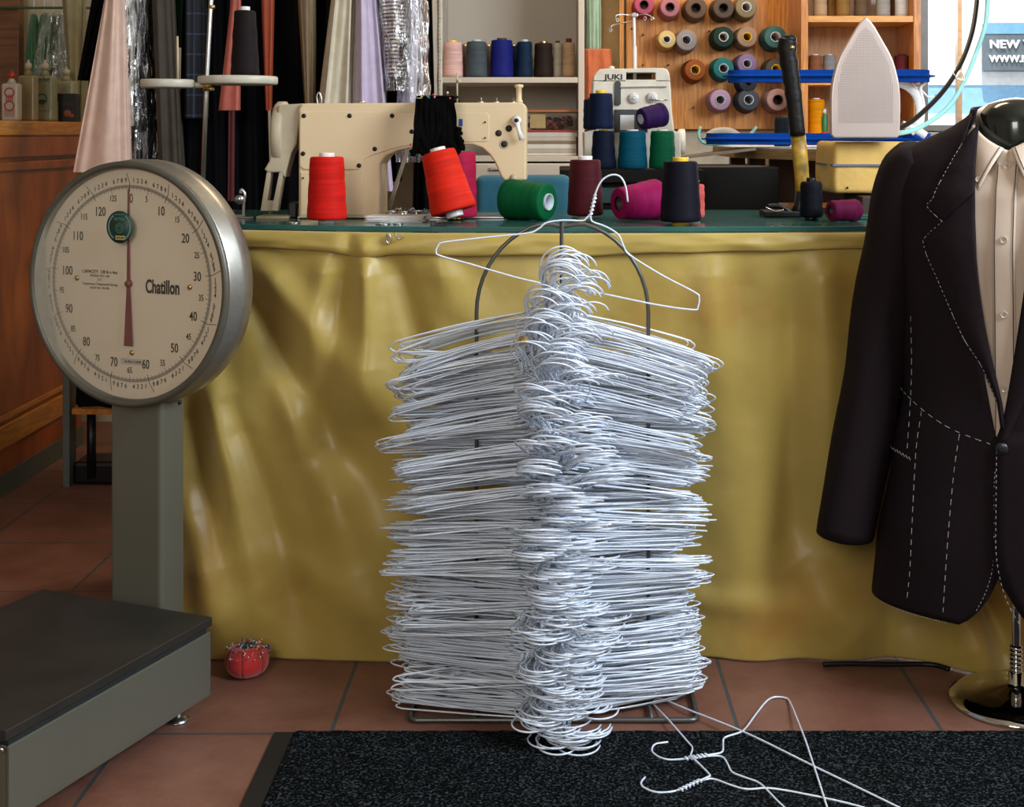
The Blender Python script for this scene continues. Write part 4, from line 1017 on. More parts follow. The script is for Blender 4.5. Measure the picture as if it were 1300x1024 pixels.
# books
cb = [(.55, .50, .42), (.40, .34, .27), (.60, .56, .50), (.22, .14, .09), (.48, .42, .34), (.5, .46, .4)]
zc = zb2
for k in range(6):
    h_ = .0085+.0025*((k*7) % 3); b = BM(); box(b, -.075, .075, -.10, .10, 0, h_, bev=.001)
    t3 = tag(obj('pattern_book', b, mat('book_%d' % k, cb[k], .7), None, (shx(699)+.003*math.sin(k*3), 3.93, zc)), ['cream magazine at the bottom of the pile on the lower white shelf', 'tan magazine second from the bottom of the shelf pile', 'pale magazine third from the bottom of the shelf pile', 'dark brown book in the middle of the shelf pile', 'beige magazine second from the top of the shelf pile', 'ivory magazine on top of the shelf pile'][k], 'book', 'books on the lower white shelf')
    zc += h_+.0003
t = empty('button_box', (shx(699), 3.93, zc+.0002), 'clear plastic box of red and orange oddments on the pile of books', 'box')
b = BM(); 
for (a0, a1, c0, c1, d0, d1) in ((-.078, .078, -.09, -.087, 0, .062), (-.078, .078, .087, .09, 0, .062), (-.078, -.075, -.09, .09, 0, .062), (.075, .078, -.09, .09, 0, .062)): box(b, a0, a1, c0, c1, d0, d1)
obj('clear_wall', b, clear_mat('box_clear', 1.4, .1), t)
b = BM(); box(b, -.080, .080, -.092, .092, .0, .006, bev=.001); obj('base', b, mat('box_red', (.30, .01, .01), .4), t)
b = BM(); box(b, -.080, .080, -.092, .092, .058, .066, bev=.002); obj('lid', b, mat('box_orange', (.45, .13, .03), .4), t)
b = BM(); box(b, -.060, -.015, -.094, -.0925, .012, .052); obj('paper_label', b, mat('box_tan', (.38, .26, .10), .6), t)
b = BM(); rr_ = random.Random(5)
for k in range(50): ball(b, (rr_.uniform(-.06, .06), rr_.uniform(-.08, .05), rr_.uniform(.014, .045)), .009, (1, .8, .7), 8)
obj('oddments', b, mat('oddments_red', (.16, .025, .015), .5, var=(60, .8)), t)['kind'] = 'stuff'
# measuring tape hanging left of the shelf
b = BM(); grid(b, lambda u, v: Vector((-.006+.012*u, .001*math.sin(v*40), -.36+.72*v)), 4, 60)
mt = thick(tag(obj('measuring_tape', b, mat('tape_cream', (.62, .57, .47), .5), None, (XA(559, 3.797), 3.797, shz(28))), 'cream measuring tape hanging down the left side of the white shelf', 'tape'), .0006)
b = BM()
for k in range(60): box(b, -.006, -.002 if k % 5 else .003, -.0016, -.0011, -.35+k*.012, -.3488+k*.012)
obj('tape_marks', b, m_ink, mt)

# ================================================================== NICHE BETWEEN SHELF AND PEGBOARD
Yn = 4.12
m_oak = wood_mat('honey_oak', (.62, .25, .035), (.38, .12, .012), .4, 9, (16, 16, 1.2))
m_oakh = wood_mat('honey_oak_board', (.72, .34, .06), (.54, .22, .03), .4, 9, (1.5, 16, 16))
t = empty('wall_mirror', (XA(768, Yn), Yn, ZA(165, Yn)), 'narrow tall mirror panel in oak frame left of the pegboard', 'mirror')
b = BM(); zt2 = 1.62-ZA(165, Yn)
wm = XA(792, Yn)-XA(768, Yn)
box(b, -wm, -wm+.012, 0, .03, 0, zt2); box(b, wm-.012, wm, 0, .03, 0, zt2); box(b, -wm, wm, 0, .03, 0, .012); box(b, -wm, wm, 0, .03, zt2-.012, zt2); obj('frame', b, m_oak, t)
b = BM(); box(b, -wm+.012, wm-.012, .012, .02, .012, zt2-.012); obj('mirror_glass', b, mat('mirror', (.42, .27, .12), .15, .9), t)
m_orange = mat('orange_cloth', (.50, .12, .035), .75, bump=(30, .5, .006), sheen=.2)
m_mint = mat('mint_cloth', (.34, .46, .34), .7, bump=(30, .4))

def hang(name, label, cat, m, pt0, pt1, pb0, pb1, ybot, Y, ztop=1.5, depth=.05, folds=5, amp=.008, group=None, plastic=False, hook=True, seed=0, slant=0, cuff=None, zbot=None):
    """garment hanging from the rail: closed, pleated shell"""
    zt = ztop; zb = ZA(ybot, Y) if zbot is None else zbot
    xt0, xt1, xb0, xb1 = XA(pt0, Y), XA(pt1, Y), XA(pb0, Y), XA(pb1, Y)
    zf = ZA(0, Y)
    # extrapolate the width above the frame
    cxm_ = (xt0+xt1)/2; org = Vector((cxm_, Y, zt+.06))
    t = empty(name, org, label, cat, group); b = BM(); NU, NV = 72, 40
    rs = random.Random(seed); ph = [rs.uniform(0, 6) for _ in range(4)]
    rings = []
    for j in range(NV):
        v = j/(NV-1); z = zt+(zb-zt)*v
        s = (zf-z)/(zf-zb) if z < zf else 0
        xa = xt0+(xb0-xt0)*s; xb_ = xt1+(xb1-xt1)*s
        w2 = max(.006, (xb_-xa)/2); c = (xa+xb_)/2
        if z > zt-.10 and hook:
            q = (zt-z)/.10; w2 *= .25+.75*math.sqrt(max(0, min(1, q)))
        dd = depth*(.6+.4*min(1, v*3)); ring = []
        for i in range(NU):
            a = 2*PI*i/NU
            rx = math.copysign(abs(math.cos(a))**.8, math.cos(a)); ry = math.copysign(abs(math.sin(a))**.8, math.sin(a))
            pl = amp*min(1, .3+v)*(math.sin(folds*a+ph[0]+.8*math.sin(v*3+ph[1]))+.5*math.sin((folds*2+1)*a+ph[2]+v*2))
            x = c+rx*w2*(1+.0*pl); y = Y+ry*(dd/2)+pl*(-1 if math.sin(a) < 0 else 1)
            zz = z+(slant*(x-c) if j == NV-1 else 0)*1
            ring.append(b.verts.new(Vector((x+pl*.35, y, zz))-org))
        rings.append(ring)
    for r0, r1 in zip(rings, rings[1:]):
        for i in range(NU):
            f = b.faces.new((r0[i], r1[i], r1[(i+1) % NU], r0[(i+1) % NU])); f.smooth = True
    b.faces.new(rings[0])
    obj('fabric', b, m, t)
    if hook:
        b = BM(); tube(b, smooth([(0, 0, -.065), (0, 0, .0), (-.004, 0, .02), (.0, .0, .052), (.012, 0, .06), (.022, 0, .048)][:], 4), .0015, 6); obj('hanger_hook', b, m_steel, t)
    if plastic:
        b = BM(); 
        def pf(u, v):
            a = 2*PI*u; z = zt+(zb-.03-zt)*v; s = max(0, (zf-z)/(zf-zb)); xa = xt0+(xb0-xt0)*s; xb_ = xt1+(xb1-xt1)*s
            w2 = (xb_-xa)/2+.012
            if z > zt-.10: w2 *= .25+.75*math.sqrt(max(0, min(1, (zt-z)/.10)))
            n_ = .012*noise.noise(Vector((math.cos(a)*3, math.sin(a)*3, z*9+seed)))+.006*noise.noise(Vector((math.cos(a)*9, z*20, math.sin(a)*9)))
            return Vector(((xa+xb_)/2+math.cos(a)*(w2+n_), Y+math.sin(a)*(depth/2+.016+n_), z))-org
        grid(b, pf, 60, 70); obj('plastic_cover', b, clear_mat('garment_plastic', 1.5, .12, (.93, .94, .96), 2.2), t)
    return t
hang('hanging_garment', 'orange cloth hanging in front of the narrow mirror', 'garment', m_orange, 744, 766, 741, 788, 165, 3.95, ztop=ZA(62, 3.95), depth=.04, hook=False, seed=3)
hang('hanging_garment', 'pale mint cloth hanging at the top of the narrow mirror', 'garment', m_mint, 744, 762, 745, 762, 70, 4.02, ztop=1.42, depth=.03, hook=False, seed=5)

# ================================================================== PEGBOARD WITH CONES
Yb = 4.17
PB0, PB1 = XA(795, Yb), XA(1012, Yb); zp0 = ZA(164, Yb)
po = Vector(((PB0+PB1)/2, Yb, zp0))
pg = empty('thread_board', po, 'honey oak board on the back wall holding rows of thread cones', 'board')
b = BM(); box(b, PB0-po.x, PB1-po.x, 0, .02, 0, .62, bev=.001); obj('board', b, m_oak, pg)
PEG = [(818, 5, (.46, .08, .15), 'hot_pink', m_darkcore, 29, 'hot pink'), (851, 8, (.42, .16, .19), 'dusty_pink', m_darkcore, 29, 'dusty pink'), (884, 9, (.14, .085, .055), 'cocoa', m_darkcore, 32, 'cocoa brown'),
       (919, 9, (.11, .075, .055), 'taupe', m_darkcore, 31, 'dark taupe'), (948, 8, (.24, .18, .10), 'olive', m_whitecore, 32, 'olive beige'),
       (847, 49, (.58, .42, .17), 'custard', m_whitecore, 26, 'custard yellow'), (872, 50, (.27, .23, .22), 'pewter', m_greycore, 31, 'pewter grey'), (919, 46, (.012, .035, .025), 'forest', m_whitecore, 31, 'forest green'),
       (949, 46, (.30, .19, .13), 'fawn', m_yelcore, 30, 'fawn'), (985, 46, (.05, .13, .13), 'spruce', m_whitecore, 33, 'spruce teal'),
       (883, 88, (.24, .065, .018), 'rust', m_yelcore, 31, 'rust brown'), (919, 86, (.015, .13, .14), 'teal', m_greycore, 31, 'teal'), (949, 80, (.20, .13, .26), 'violet', m_greycore, 29, 'soft violet'),
       (986, 87, (.07, .06, .05), 'mocha', m_yelcore, 31, 'mocha'), (950, 104, (.02, .028, .045), 'steel_navy', m_darkcore, 27, 'steel navy'),
       (915, 126, (.34, .22, .33), 'lilac', m_greycore, 31, 'lilac'), (951, 126, (.05, .06, .075), 'graphite', m_greycore, 32, 'graphite'), (988, 126, (.36, .22, .21), 'blush', m_darkcore, 33, 'blush')]
for px, py, col, nm, core, wpx, lab in PEG:
    h_ = .085; Yf = Yb-.012-h_
    rr2 = wpx/2*Yb/F*.98; c = W(px, py, Yf); loc = Vector((c.x, Yb-.004, c.z-.004))
    where = 'in the top row' if py < 20 else ('in the second row' if py < 60 else ('in the third row' if py < 110 else 'in the bottom row'))
    cone(px, 0, Yb, col, nm, '%s thread cone pegged on the oak board %s' % (lab, where), h_, rr2, rr2*.86, core, loc=loc, rot=(PI/2-.03, 0, 0), coreup=.003, coredn=.002, n=28, name='thread_cone')
for k, (px, py) in enumerate(((802, 37), (816, 45), (816, 83), (848, 83), (880, 137), (900, 40))):
    p = W(px, py, Yb-.01); b = BM(); tube(b, [(0, .012, 0), (0, -.012, .001), (0, -.014, -.0 if k < 5 else .003)], .0022, 6); ball(b, (0, -.014, .001), .0034, n=8)
    obj('peg', b, m_dsteel, pg, p-po)

# ================================================================== OAK SHELF
Yk = 3.95
def kx(px): return XA(px, Yk)
def kz(py): return ZA(py, Yk)
ko = Vector(((kx(1018)+kx(1168))/2, Yk, 0))
t = empty('oak_shelf', ko, 'honey oak bookcase of thread spools beside the window', 'shelf unit')
b = BM(); box(b, kx(1017)-ko.x, kx(1026)-ko.x, 0, .21, 0, 1.7, bev=.001); obj('side_panel', b, m_oak, t)
b = BM(); box(b, kx(1160)-ko.x, kx(1169)-ko.x, 0, .21, 0, 1.7, bev=.001); obj('side_panel', b, m_oak, t)
b = BM(); box(b, kx(1026)-ko.x+.0005, kx(1160)-ko.x-.0005, .19, .20, 0, 1.7); obj('back_panel', b, wood_mat('oak_back', (.42, .19, .045), (.30, .12, .025), .5, 8, (10, 10, 1.2)), t)
for py in (24, 104, 178, 260, -60):
    b = BM(); box(b, kx(1026)-ko.x+.0005, kx(1160)-ko.x-.0005, .002, .189, kz(py+4), kz(py-4), bev=.001); obj('shelf', b, m_oakh, t)
def kc(px, base, col, nm, lab, w, h, core=m_whitecore, Y=4.02, taper=.96): return cone(px, kz(base)+.0008, Y, col, nm, lab, h*Y/F, w/2*Y/F, w/2*Y/F*taper, core, coreup=.004, coredn=.001, n=24, name='thread_spool')
kc(1041, 20, (.42, .28, .17), 'biscuit', 'biscuit thread spool first on the top oak shelf', 18, 46)
kc(1056, 20, (.34, .18, .05), 'ochre', 'ochre thread spool behind the first two on the top oak shelf', 12, 46, Y=4.06)
kc(1070, 20, (.24, .13, .04), 'bronze', 'bronze thread spool on the top oak shelf above the iron', 18, 46)
kc(1093, 20, (.12, .08, .05), 'walnut', 'walnut brown thread spool on the top oak shelf above the iron tip', 17, 46)
kc(1121, 20, (.30, .29, .28), 'silver', 'silver grey thread spool on the top oak shelf', 18, 46)
kc(1145, 20, (.52, .51, .50), 'chalk', 'chalk white thread spool last on the top oak shelf', 18, 46)
kc(1035, 100, (.20, .08, .04), 'chestnut', 'chestnut thread spool on the middle oak shelf left of the iron', 18, 30)
kc(1053, 100, (.20, .20, .21), 'ash', 'ash grey thread spool on the middle oak shelf left of the iron', 17, 30)
kc(1145, 100, (.09, .012, .015), 'oxblood', 'oxblood thread spool on the middle oak shelf right of the iron', 20, 30, m_darkcore)
kc(1036, 174, (.70, .26, .0), 'orange', 'orange thread cone on the lower oak shelf left of the iron', 22, 47)
b = BM(); lathe(b, [(0, 0), (.009, 0), (.010, .003), (.010, .06), (.004, .07), (.004, .078), (0, .078)], 20); bt = tag(obj('small_bottle', b, mat('bottle_green', (.02, .16, .05), .4), None, (kx(1051), 4.0, kz(174)+.0008)), 'small green bottle beside the orange thread cone', 'bottle')
b = BM(); lathe(b, [(.0055, .0), (.0055, .014), (0, .015)], 16, Matrix.Translation((0, 0, .070))); obj('cap', b, m_white, bt); b = BM(); lathe(b, [(.0103, .002), (.0103, .016)], 20, cap=False); obj('red_band', b, mat('band_red', (.45, .02, .01)), bt)

# ================================================================== IRONING BOARDS, PLYWOOD TABLE
m_blue = mat('royal_blue_cover', (.002, .045, .27), .75, spec=.08, bump=(60, .3, .003))
Yq = 3.25
# plywood table under all
PZ = ZA(190, 3.0)
t = empty('plywood_table', (XA(1060, 3.1), 3.15, 0), 'plywood topped side table with white cloth under the blue boards', 'table')
b = BM()
m_ply = mat('plywood_edge', (.36, .23, .10), .7, stretch=(1, 1, 60), var=(12, .5))
po_ = Vector((XA(1060, 3.1), 3.15, 0))
def slab(bm, pts, z0, z1):
    tb = bmesh.new(); vs = [tb.verts.new((x-po_.x, y-po_.y, z0)) for x, y in pts]; f = tb.faces.new(vs); r = bmesh.ops.extrude_face_region(tb, geom=[f])
    for v in [g for g in r['geom'] if isinstance(g, bmesh.types.BMVert)]: v.co.z = z1
    bmesh.ops.recalc_face_normals(tb, faces=tb.faces); merge(bm, tb)
corn = [(XA(932, 3.3), 3.3), (XA(1064, 2.86), 2.86), (1.12, 2.86), (1.12, 3.75), (XA(932, 3.3), 3.75)]
slab(b, corn, PZ-.024, PZ); obj('plywood_top', b, m_ply, t)
b = BM(); slab(b, [(x*.999+.001, y+.002) for x, y in corn], PZ+.0003, PZ+.003); obj('white_cloth', b, mat('white_cloth', (.70, .70, .72), .8, bump=(20, .3)), t)
for x, y in ((XA(960, 3.35), 3.35), (1.05, 2.95), (1.05, 3.7), (XA(960, 3.35), 3.7)):
    b = BM(); box(b, x-.02-po_.x, x+.02-po_.x, y-.02-po_.y, y+.02-po_.y, 0, PZ-.0245); obj('leg', b, mat('reddish_leg', (.05, .015, .008), .6), t)
b = BM(); box(b, XA(975, 3.4)-po_.x, 1.03-po_.x, 3.37-po_.y, 3.39-po_.y, PZ-.14, PZ-.025); obj('apron', b, mat('reddish_leg', (.05, .015, .008)), t)
def board(px0, px1, py, hpx, Y, label, wid=.14):
    xa, xb = XA(px0, Y), XA(px1, Y); zc = ZA(py, Y); th_ = hpx*Y/F
    t = empty('sleeve_board', ((xa+xb)/2, Y, zc), label, 'ironing board'); L_ = xb-xa
    n_ = 12; o_ = []
    for i in range(n_+1):
        a = -PI/2+PI*i/n_; o_.append((L_/2-wid/2+wid/2*math.cos(a), wid/2*math.sin(a)))
    for i in range(n_+1):
        a = PI/2+PI*i/n_; o_.append((-L_/2+wid*.35+wid*.35*math.cos(a), wid*.35*math.sin(a)))
    tb = bmesh.new(); f = tb.faces.new([tb.verts.new((x, y, -th_/2)) for x, y in o_]); r = bmesh.ops.extrude_face_region(tb, geom=[f])
    for v in [g for g in r['geom'] if isinstance(g, bmesh.types.BMVert)]: v.co.z = th_/2
    bmesh.ops.recalc_face_normals(tb, faces=tb.faces)
    bmesh.ops.bevel(tb, geom=[e for e in tb.edges if abs(e.verts[0].co.z-e.verts[1].co.z) < 1e-7], offset=th_*.45, segments=5, affect='EDGES')
    b = BM(); merge(b, tb); obj('padded_cover', b, m_blue, t); return t, zc, th_
bt1, z1_, th1 = board(917, 1186, 97, 15, 3.10, 'upper royal blue sleeve board passing behind the iron')
bt2, z2_, th2 = board(890, 1186, 176, 14, 3.22, 'lower royal blue ironing board lying under the sleeve board', .22)
b = BM(); xr_ = XA(1150, 3.10)
def rel(px, py): return Vector((XA(px, 3.10), 3.10, ZA(py, 3.10)))-bt1.location
tube(b, smooth([rel(1135, 104), rel(1150, 108), rel(1163, 120), rel(1168, 140), rel(1165, 156), rel(1155, 168)]), .011, 10, radii=None, flat=.5)
tube(b, smooth([rel(1175, 104), rel(1168, 112), rel(1172, 135), rel(1170, 160)]), .005, 8)
tube(b, [rel(1160, 104), rel(1178, 123), rel(1189, 122)], .0022, 6); ball(b, rel(1189, 122), .005)
tube(b, smooth([rel(1145, 158), rel(1160, 163), rel(1175, 172)]), .009, 8)
obj('white_bracket', b, mat('bracket_white', (.72, .71, .68), .4), bt1)
# dark cone at left of oak shelf
cone(993, PZ+.0035, 3.42, (.008, .014, .024), 'deep_ink', 'deep ink thread cone on the plywood table left of the orange one', .075, .022, .019, m_darkcore, coreup=.004, coredn=.0)
# second vice/pump under the pegboard
t = empty('spray_gun', (XA(915, 3.42), 3.40, PZ+.0035), 'pale spray gun with coiled aqua hose below the oak board', 'spray gun')
b = BM(); tube(b, smooth([(-.045, 0, .012), (-.02, 0, .034), (.02, 0, .036), (.05, 0, .018)]), .012, 10, flat=.8); obj('body', b, mat('gun_grey', (.45, .43, .40), .4), t)
b = BM(); tube(b, smooth([(-.055, 0, .05), (-.06, -.01, .025), (-.045, -.01, .008), (-.01, -.01, .006), (.05, -.005, .012), (.09, 0, .05)]), .004, 8); obj('hose', b, mat('aqua_tube', (.28, .62, .62)), t)
# cluttered grey boards at the left of plywood
b = BM(); box(b, -.12, .10, -.06, .06, 0, .006, M=Matrix.Rotation(-.12, 4, 'Y')); box(b, -.10, .12, -.08, .03, -.03, -.025, M=Matrix.Rotation(.08, 4, 'Z'))
tag(obj('drawing_board', b, mat('board_greybrown', (.16, .12, .08), .7), None, (XA(905, 3.12), 3.16, ZA(197, 3.12))), 'grey brown boards stacked beside the overlocker', 'board')
b = BM(); box(b, -.16, .10, 0, .30, 0, ZA(212, 3.05)-.0, bev=.003)
tag(obj('low_cabinet', b, m_dkwood, None, (XA(920, 3.08)+.02, 3.04, 0)), 'black low cabinet between overlocker and plywood table', 'cabinet')

# ================================================================== WOODEN DESK AT THE LEFT
m_ched = wood_mat('cherry_wood', (.46, .105, .010), (.26, .048, .004), .35, 5, (2.0, 2.0, .9), .4)
m_ledge = wood_mat('ledge_oak', (.66, .26, .03), (.48, .16, .015), .35, 8, (14, 1.5, 14), .3)
dsk = empty('wooden_counter', (-1.40, 3.5, 0), 'cherry wood counter with light ledge at the far left', 'counter')
b = BM(); box(b, -.5, 0, -.9, .40, .05, .91); obj('carcass', b, m_ched, dsk)
b = BM(); box(b, -.52, .02, -.92, .42, .912, .950, bev=.004); obj('ledge', b, m_ledge, dsk)
b = BM(); box(b, .0005, .014, -.9, .40, .855, .911, bev=.003); box(b, .0005, .010, -.9, .40, .820, .845, bev=.004); obj('moulding', b, m_ched, dsk)
b = BM(); box(b, .0005, .010, -.85, .38, .12, .18, bev=.004); box(b, .0005, .006, -.85, .38, .19, .205, bev=.002); obj('lower_moulding', b, m_ledge, dsk)
b = BM(); box(b, -.49, .004, -.9, .40, 0, .055); obj('plinth', b, mat('plinth_grey', (.10, .11, .09), .6), dsk)
LZ = .9505
def bottle(px, X, w, h, col, nm, label, capc, neck=.35, band=None):
    Y = -X*F/(CX-px); t = empty('plastic_bottle', (X, Y, LZ), label, 'bottle')
    b = BM(); prism(b, rrect(-w/2, w/2, -w*.32, w*.32, w*.15, 4), 0, h*.72, M=Matrix.Rotation(-PI/2, 4, 'X') @ Matrix.Rotation(PI, 4, 'X'))
    b2 = BM(); box(b2, -w/2, w/2, -w*.35, w*.35, 0, h*.74, bev=w*.14, seg=3); b.free(); obj('body', b2, mat('bottle_'+nm, col, .35, spec=.5), t)
    b = BM(); lathe(b, [(w*.30, h*.73), (w*.16, h*.82), (w*.14, h*.88)], 16); obj('shoulder', b, MATS['bottle_'+nm], t)
    b = BM(); lathe(b, [(w*.19, h*.84), (w*.19, h*.93), (w*.08, h*.95), (w*.05, h), (0, h)], 16); obj('cap', b, capc, t)
    return t, w, h
m_wcap = mat('cap_beige', (.42, .38, .28), .4)
t, w, h = bottle(15, -1.45, .045, .135, (.40, .37, .30), 'whitegrey', 'white bottle with red cap and red printing at the left end of the ledge', mat('cap_red', (.35, .02, .01), .4))
b = BM()
for k in range(2): lathe(b, [(.010, 0), (.014, 0)], 24, Matrix.Translation((0, -.0164, .040+.035*k)) @ RY, cap=False)
for k in range(5): box(b, -.014, .014, -.0166, -.0162, .012+k*.004, .0135+k*.004)
for k in range(4): box(b, -.009+k*.005, -.006+k*.005, -.0168, -.0162, .052, .070)
obj('red_print', b, mat('print_red', (.35, .03, .015), .5), t)
t, w, h = bottle(36, -1.45, .046, .170, (.24, .20, .10), 'amber', 'half filled amber jug beside the red capped bottle', m_wcap)
t, w, h = bottle(57, -1.45, .060, .175, (.23, .24, .14), 'palegreen', 'pale green spot remover bottle with round emblem on the ledge', m_wcap)
b = BM(); yb_ = -.0225
lathe(b, [(.012, 0), (.0155, 0)], 30, Matrix.Translation((0, yb_, .064)) @ RY, cap=False)
prism(b, [(.010*math.cos(a), .062-.009*abs(math.sin(a))) for a in [PI*i/10 for i in range(11)]], yb_, yb_+.0005)
for zz in (.030, .1135): box(b, -.024, .024, yb_, yb_+.0003, zz, zz+.001)
for xx in (-.024, .0232): box(b, xx, xx+.0008, yb_, yb_+.0003, .030, .1145)
text(b, 'Spot Rust', .0125, Matrix.Translation((0, yb_, .120)) @ FACE, .0002, .95, 'CENTER', .0003)
obj('green_print', b, mat('print_green', (.01, .06, .04), .5), t)
t, w, h = bottle(84, -1.45, .060, .165, (.30, .29, .18), 'straw', 'straw coloured bottle behind the dark box on the ledge', m_wcap)
t = empty('dark_box', (-1.425, 3.84, LZ), 'small dark box with pale side and orange picture on the ledge', 'box')
b = BM(); box(b, -.036, .036, -.02, .02, 0, .082, bev=.001); obj('carton', b, mat('carton_dark', (.010, .009, .010), .5), t)
b = BM(); box(b, -.0365, -.014, -.0205, .0205, .0, .060); obj('carton_side', b, mat('carton_pale', (.25, .28, .22), .5), t)
b = BM(); text(b, 'ROYAL', .013, Matrix.Translation((.012, -.0212, .052)) @ FACE, .0002, .9); obj('lettering', b, mat('print_brown', (.10, .04, .02), .5), t)
b = BM(); ball(b, (.012, -.0205, .025), .011, (1, .08, .9)); ball(b, (.024, -.0205, .018), .008, (1, .08, .7)); obj('picture', b, mat('print_orange', (.25, .06, .02), .5), t)

# oak post at far left, green plastic wrapped garments behind the counter
b = BM(); box(b, -.035, .035, -.02, .02, 0, 1.6, bev=.002)
tag(obj('wooden_post', b, wood_mat('dark_oak', (.20, .075, .02), (.11, .035, .01)), None, (XA(13, 4.12), 4.12, 0)), 'dark oak post behind the counter at the far left', 'post')
mgs = [mat('green_bag_a', (.05, .16, .08), .5), mat('green_bag_b', (.09, .22, .13), .5), mat('green_bag_c', (.07, .18, .08), .5), mat('bag_pale', (.24, .27, .22), .5)]
for k, (a, c, d, e, yb2) in enumerate(((36, 50, 34, 52, 105), (48, 64, 46, 62, 108), (60, 76, 52, 70, 90), (72, 92, 76, 100, 100))):
    hang('bagged_garment', ['leftmost green bagged garment behind the counter bottles', 'green bagged garment second from the oak post', 'green bagged garment with white paper collar behind the jug', 'pale bagged garment right of the green ones'][k], 'garment', mgs[k], a, c, d, e, yb2, 4.08, ztop=ZA(18, 4.08), depth=.04, folds=4, amp=.006, seed=k+20, plastic=(k > 1))
b = BM(); tube(b, [(-1.75, 4.08, ZA(10, 4.08)), (-1.30, 4.08, ZA(10, 4.08))], .004, 8); 
for k in range(2): tube(b, [(-1.70+.36*k, 4.08, ZA(10, 4.08)), (-1.70+.36*k, 4.21, ZA(10, 4.08))], .004, 6)
tag(obj('green_rail', b, mat('rail_green', (.05, .12, .05), .4)), 'thin green rail holding the bagged garments', 'rail')
hang('hanging_garment', 'dull cream curtain cloth hanging at the end of the counter', 'garment', mat('dull_cream', (.26, .23, .13), .8), 80, 108, 92, 104, 155, 3.98, depth=.04, folds=3, seed=31)

# ================================================================== CLOTHES RAIL
b = BM(); tube(b, [(-1.37, 3.3, 1.60), (-.30, 3.3, 1.60)], .012, 12); tube(b, [(-1.30, 3.3, 1.60), (-1.30, 3.3, 2.699)], .008, 10); tube(b, [(-.36, 3.3, 1.60), (-.36, 3.3, 2.699)], .008, 10)
tag(obj('clothes_rail', b, m_dsteel), 'dark clothes rail hung from the ceiling carrying the garments', 'clothes rail')
mg = lambda n, c, **k: mat('garment_'+n, c, .8, spec=.06, bump=(60, .2), **k)
m_blk = mg('black', (.003, .003, .004)); m_pink = mat('garment_pink_satin', (.62, .42, .33), .42, sheen=.3, bump=(25, .25, .005)); m_cr = mg('cream', (.50, .44, .34)); m_gray = mg('grey', (.062, .054, .044))
m_navyp = mat('garment_plaid', (.010, .013, .025), .8, var=False)
def plaid(m, base, line, sxs, szs, wd=.06):
    nt = m.node_tree; N = nt.nodes; L = nt.links; b = N['Principled BSDF']; tc = N.new('ShaderNodeTexCoord'); sp = N.new('ShaderNodeSeparateXYZ'); L.new(tc.outputs['Object'], sp.inputs[0])
    outs = []
    for ax, s in (('X', sxs), ('Z', szs)):
        if not s: continue
        mu = N.new('ShaderNodeMath'); mu.operation = 'MULTIPLY'; mu.inputs[1].default_value = s; L.new(sp.outputs[ax], mu.inputs[0])
        fr = N.new('ShaderNodeMath'); fr.operation = 'FRACT'; L.new(mu.outputs[0], fr.inputs[0])
        lt_ = N.new('ShaderNodeMath'); lt_.operation = 'LESS_THAN'; lt_.inputs[1].default_value = wd; L.new(fr.outputs[0], lt_.inputs[0]); outs.append(lt_)
    o = outs[0]
    if len(outs) > 1:
        mx_ = N.new('ShaderNodeMath'); mx_.operation = 'MAXIMUM'; L.new(outs[0].outputs[0], mx_.inputs[0]); L.new(outs[1].outputs[0], mx_.inputs[1]); o = mx_
    mx = N.new('ShaderNodeMix'); mx.data_type = 'RGBA'; mx.inputs['A'].default_value = (*base, 1); mx.inputs['B'].default_value = (*line, 1)
    L.new(o.outputs[0], mx.inputs['Factor']); L.new(mx.outputs['Result'], b.inputs['Base Color'])
plaid(m_navyp, (.004, .006, .012), (.03, .04, .08), 26, 20, .07)
m_str = mat('garment_stripe', (.3, .25, .3), .6, var=False); plaid(m_str, (.60, .48, .42), (.030, .025, .05), 0, 110, .45)
m_lav = mat('garment_lavender', (.50, .42, .56), .6, bump=(40, .2)); m_beige = mat('garment_beige', (.62, .55, .42), .6, bump=(40, .2)); m_ros = mat('garment_rose', (.42, .10, .07), .6)
m_or = mat('garment_orange', (.32, .05, .015), .6); m_tan = mat('garment_tan', (.20, .14, .075), .7)
hg = 'hanging_garment'
hang(hg, 'black sleeve garment hanging left of the pink satin one', 'garment', m_blk, 118, 136, 100, 114, 102, 3.28, folds=3, amp=.003, seed=1, depth=.05)
hang(hg, 'pale pink satin garment flaring down behind the dial', 'garment', m_pink, 135, 158, 94, 166, 218, 3.22, folds=4, amp=.006, seed=2, depth=.07)
hang(hg, 'cream garment in glossy clear plastic beside the pink satin', 'garment', m_cr, 153, 176, 150, 176, 160, 3.27, folds=4, amp=.007, seed=3, depth=.06, plastic=True)
hang(hg, 'black coat under crumpled clear plastic left of the grey trousers', 'garment', m_blk, 176, 192, 150, 200, 300, 3.30, folds=5, amp=.008, seed=4, depth=.07, plastic=True)
hang(hg, 'grey wool trousers hanging above the dial', 'garment', m_gray, 194, 222, 205, 236, 260, 3.24, folds=4, amp=.006, seed=5, depth=.05)
hang(hg, 'dark green garment hanging behind the grey trousers', 'garment', mg('green', (.02, .055, .03)), 222, 238, 222, 236, 60, 3.36, folds=3, seed=6, depth=.04)
hang(hg, 'navy plaid garment left of the thread stand pole', 'garment', m_navyp, 236, 262, 236, 262, 150, 3.26, folds=3, amp=.005, seed=7, depth=.05)
hang(hg, 'long black coat hanging behind the thread stand pole', 'garment', m_blk, 232, 285, 225, 300, 300, 3.36, folds=6, amp=.010, seed=8, depth=.08, zbot=.25)
hang(hg, 'long black dress hanging behind the thread stand tray', 'garment', m_blk, 285, 335, 290, 345, 300, 3.37, folds=6, amp=.010, seed=9, depth=.08, zbot=.28)
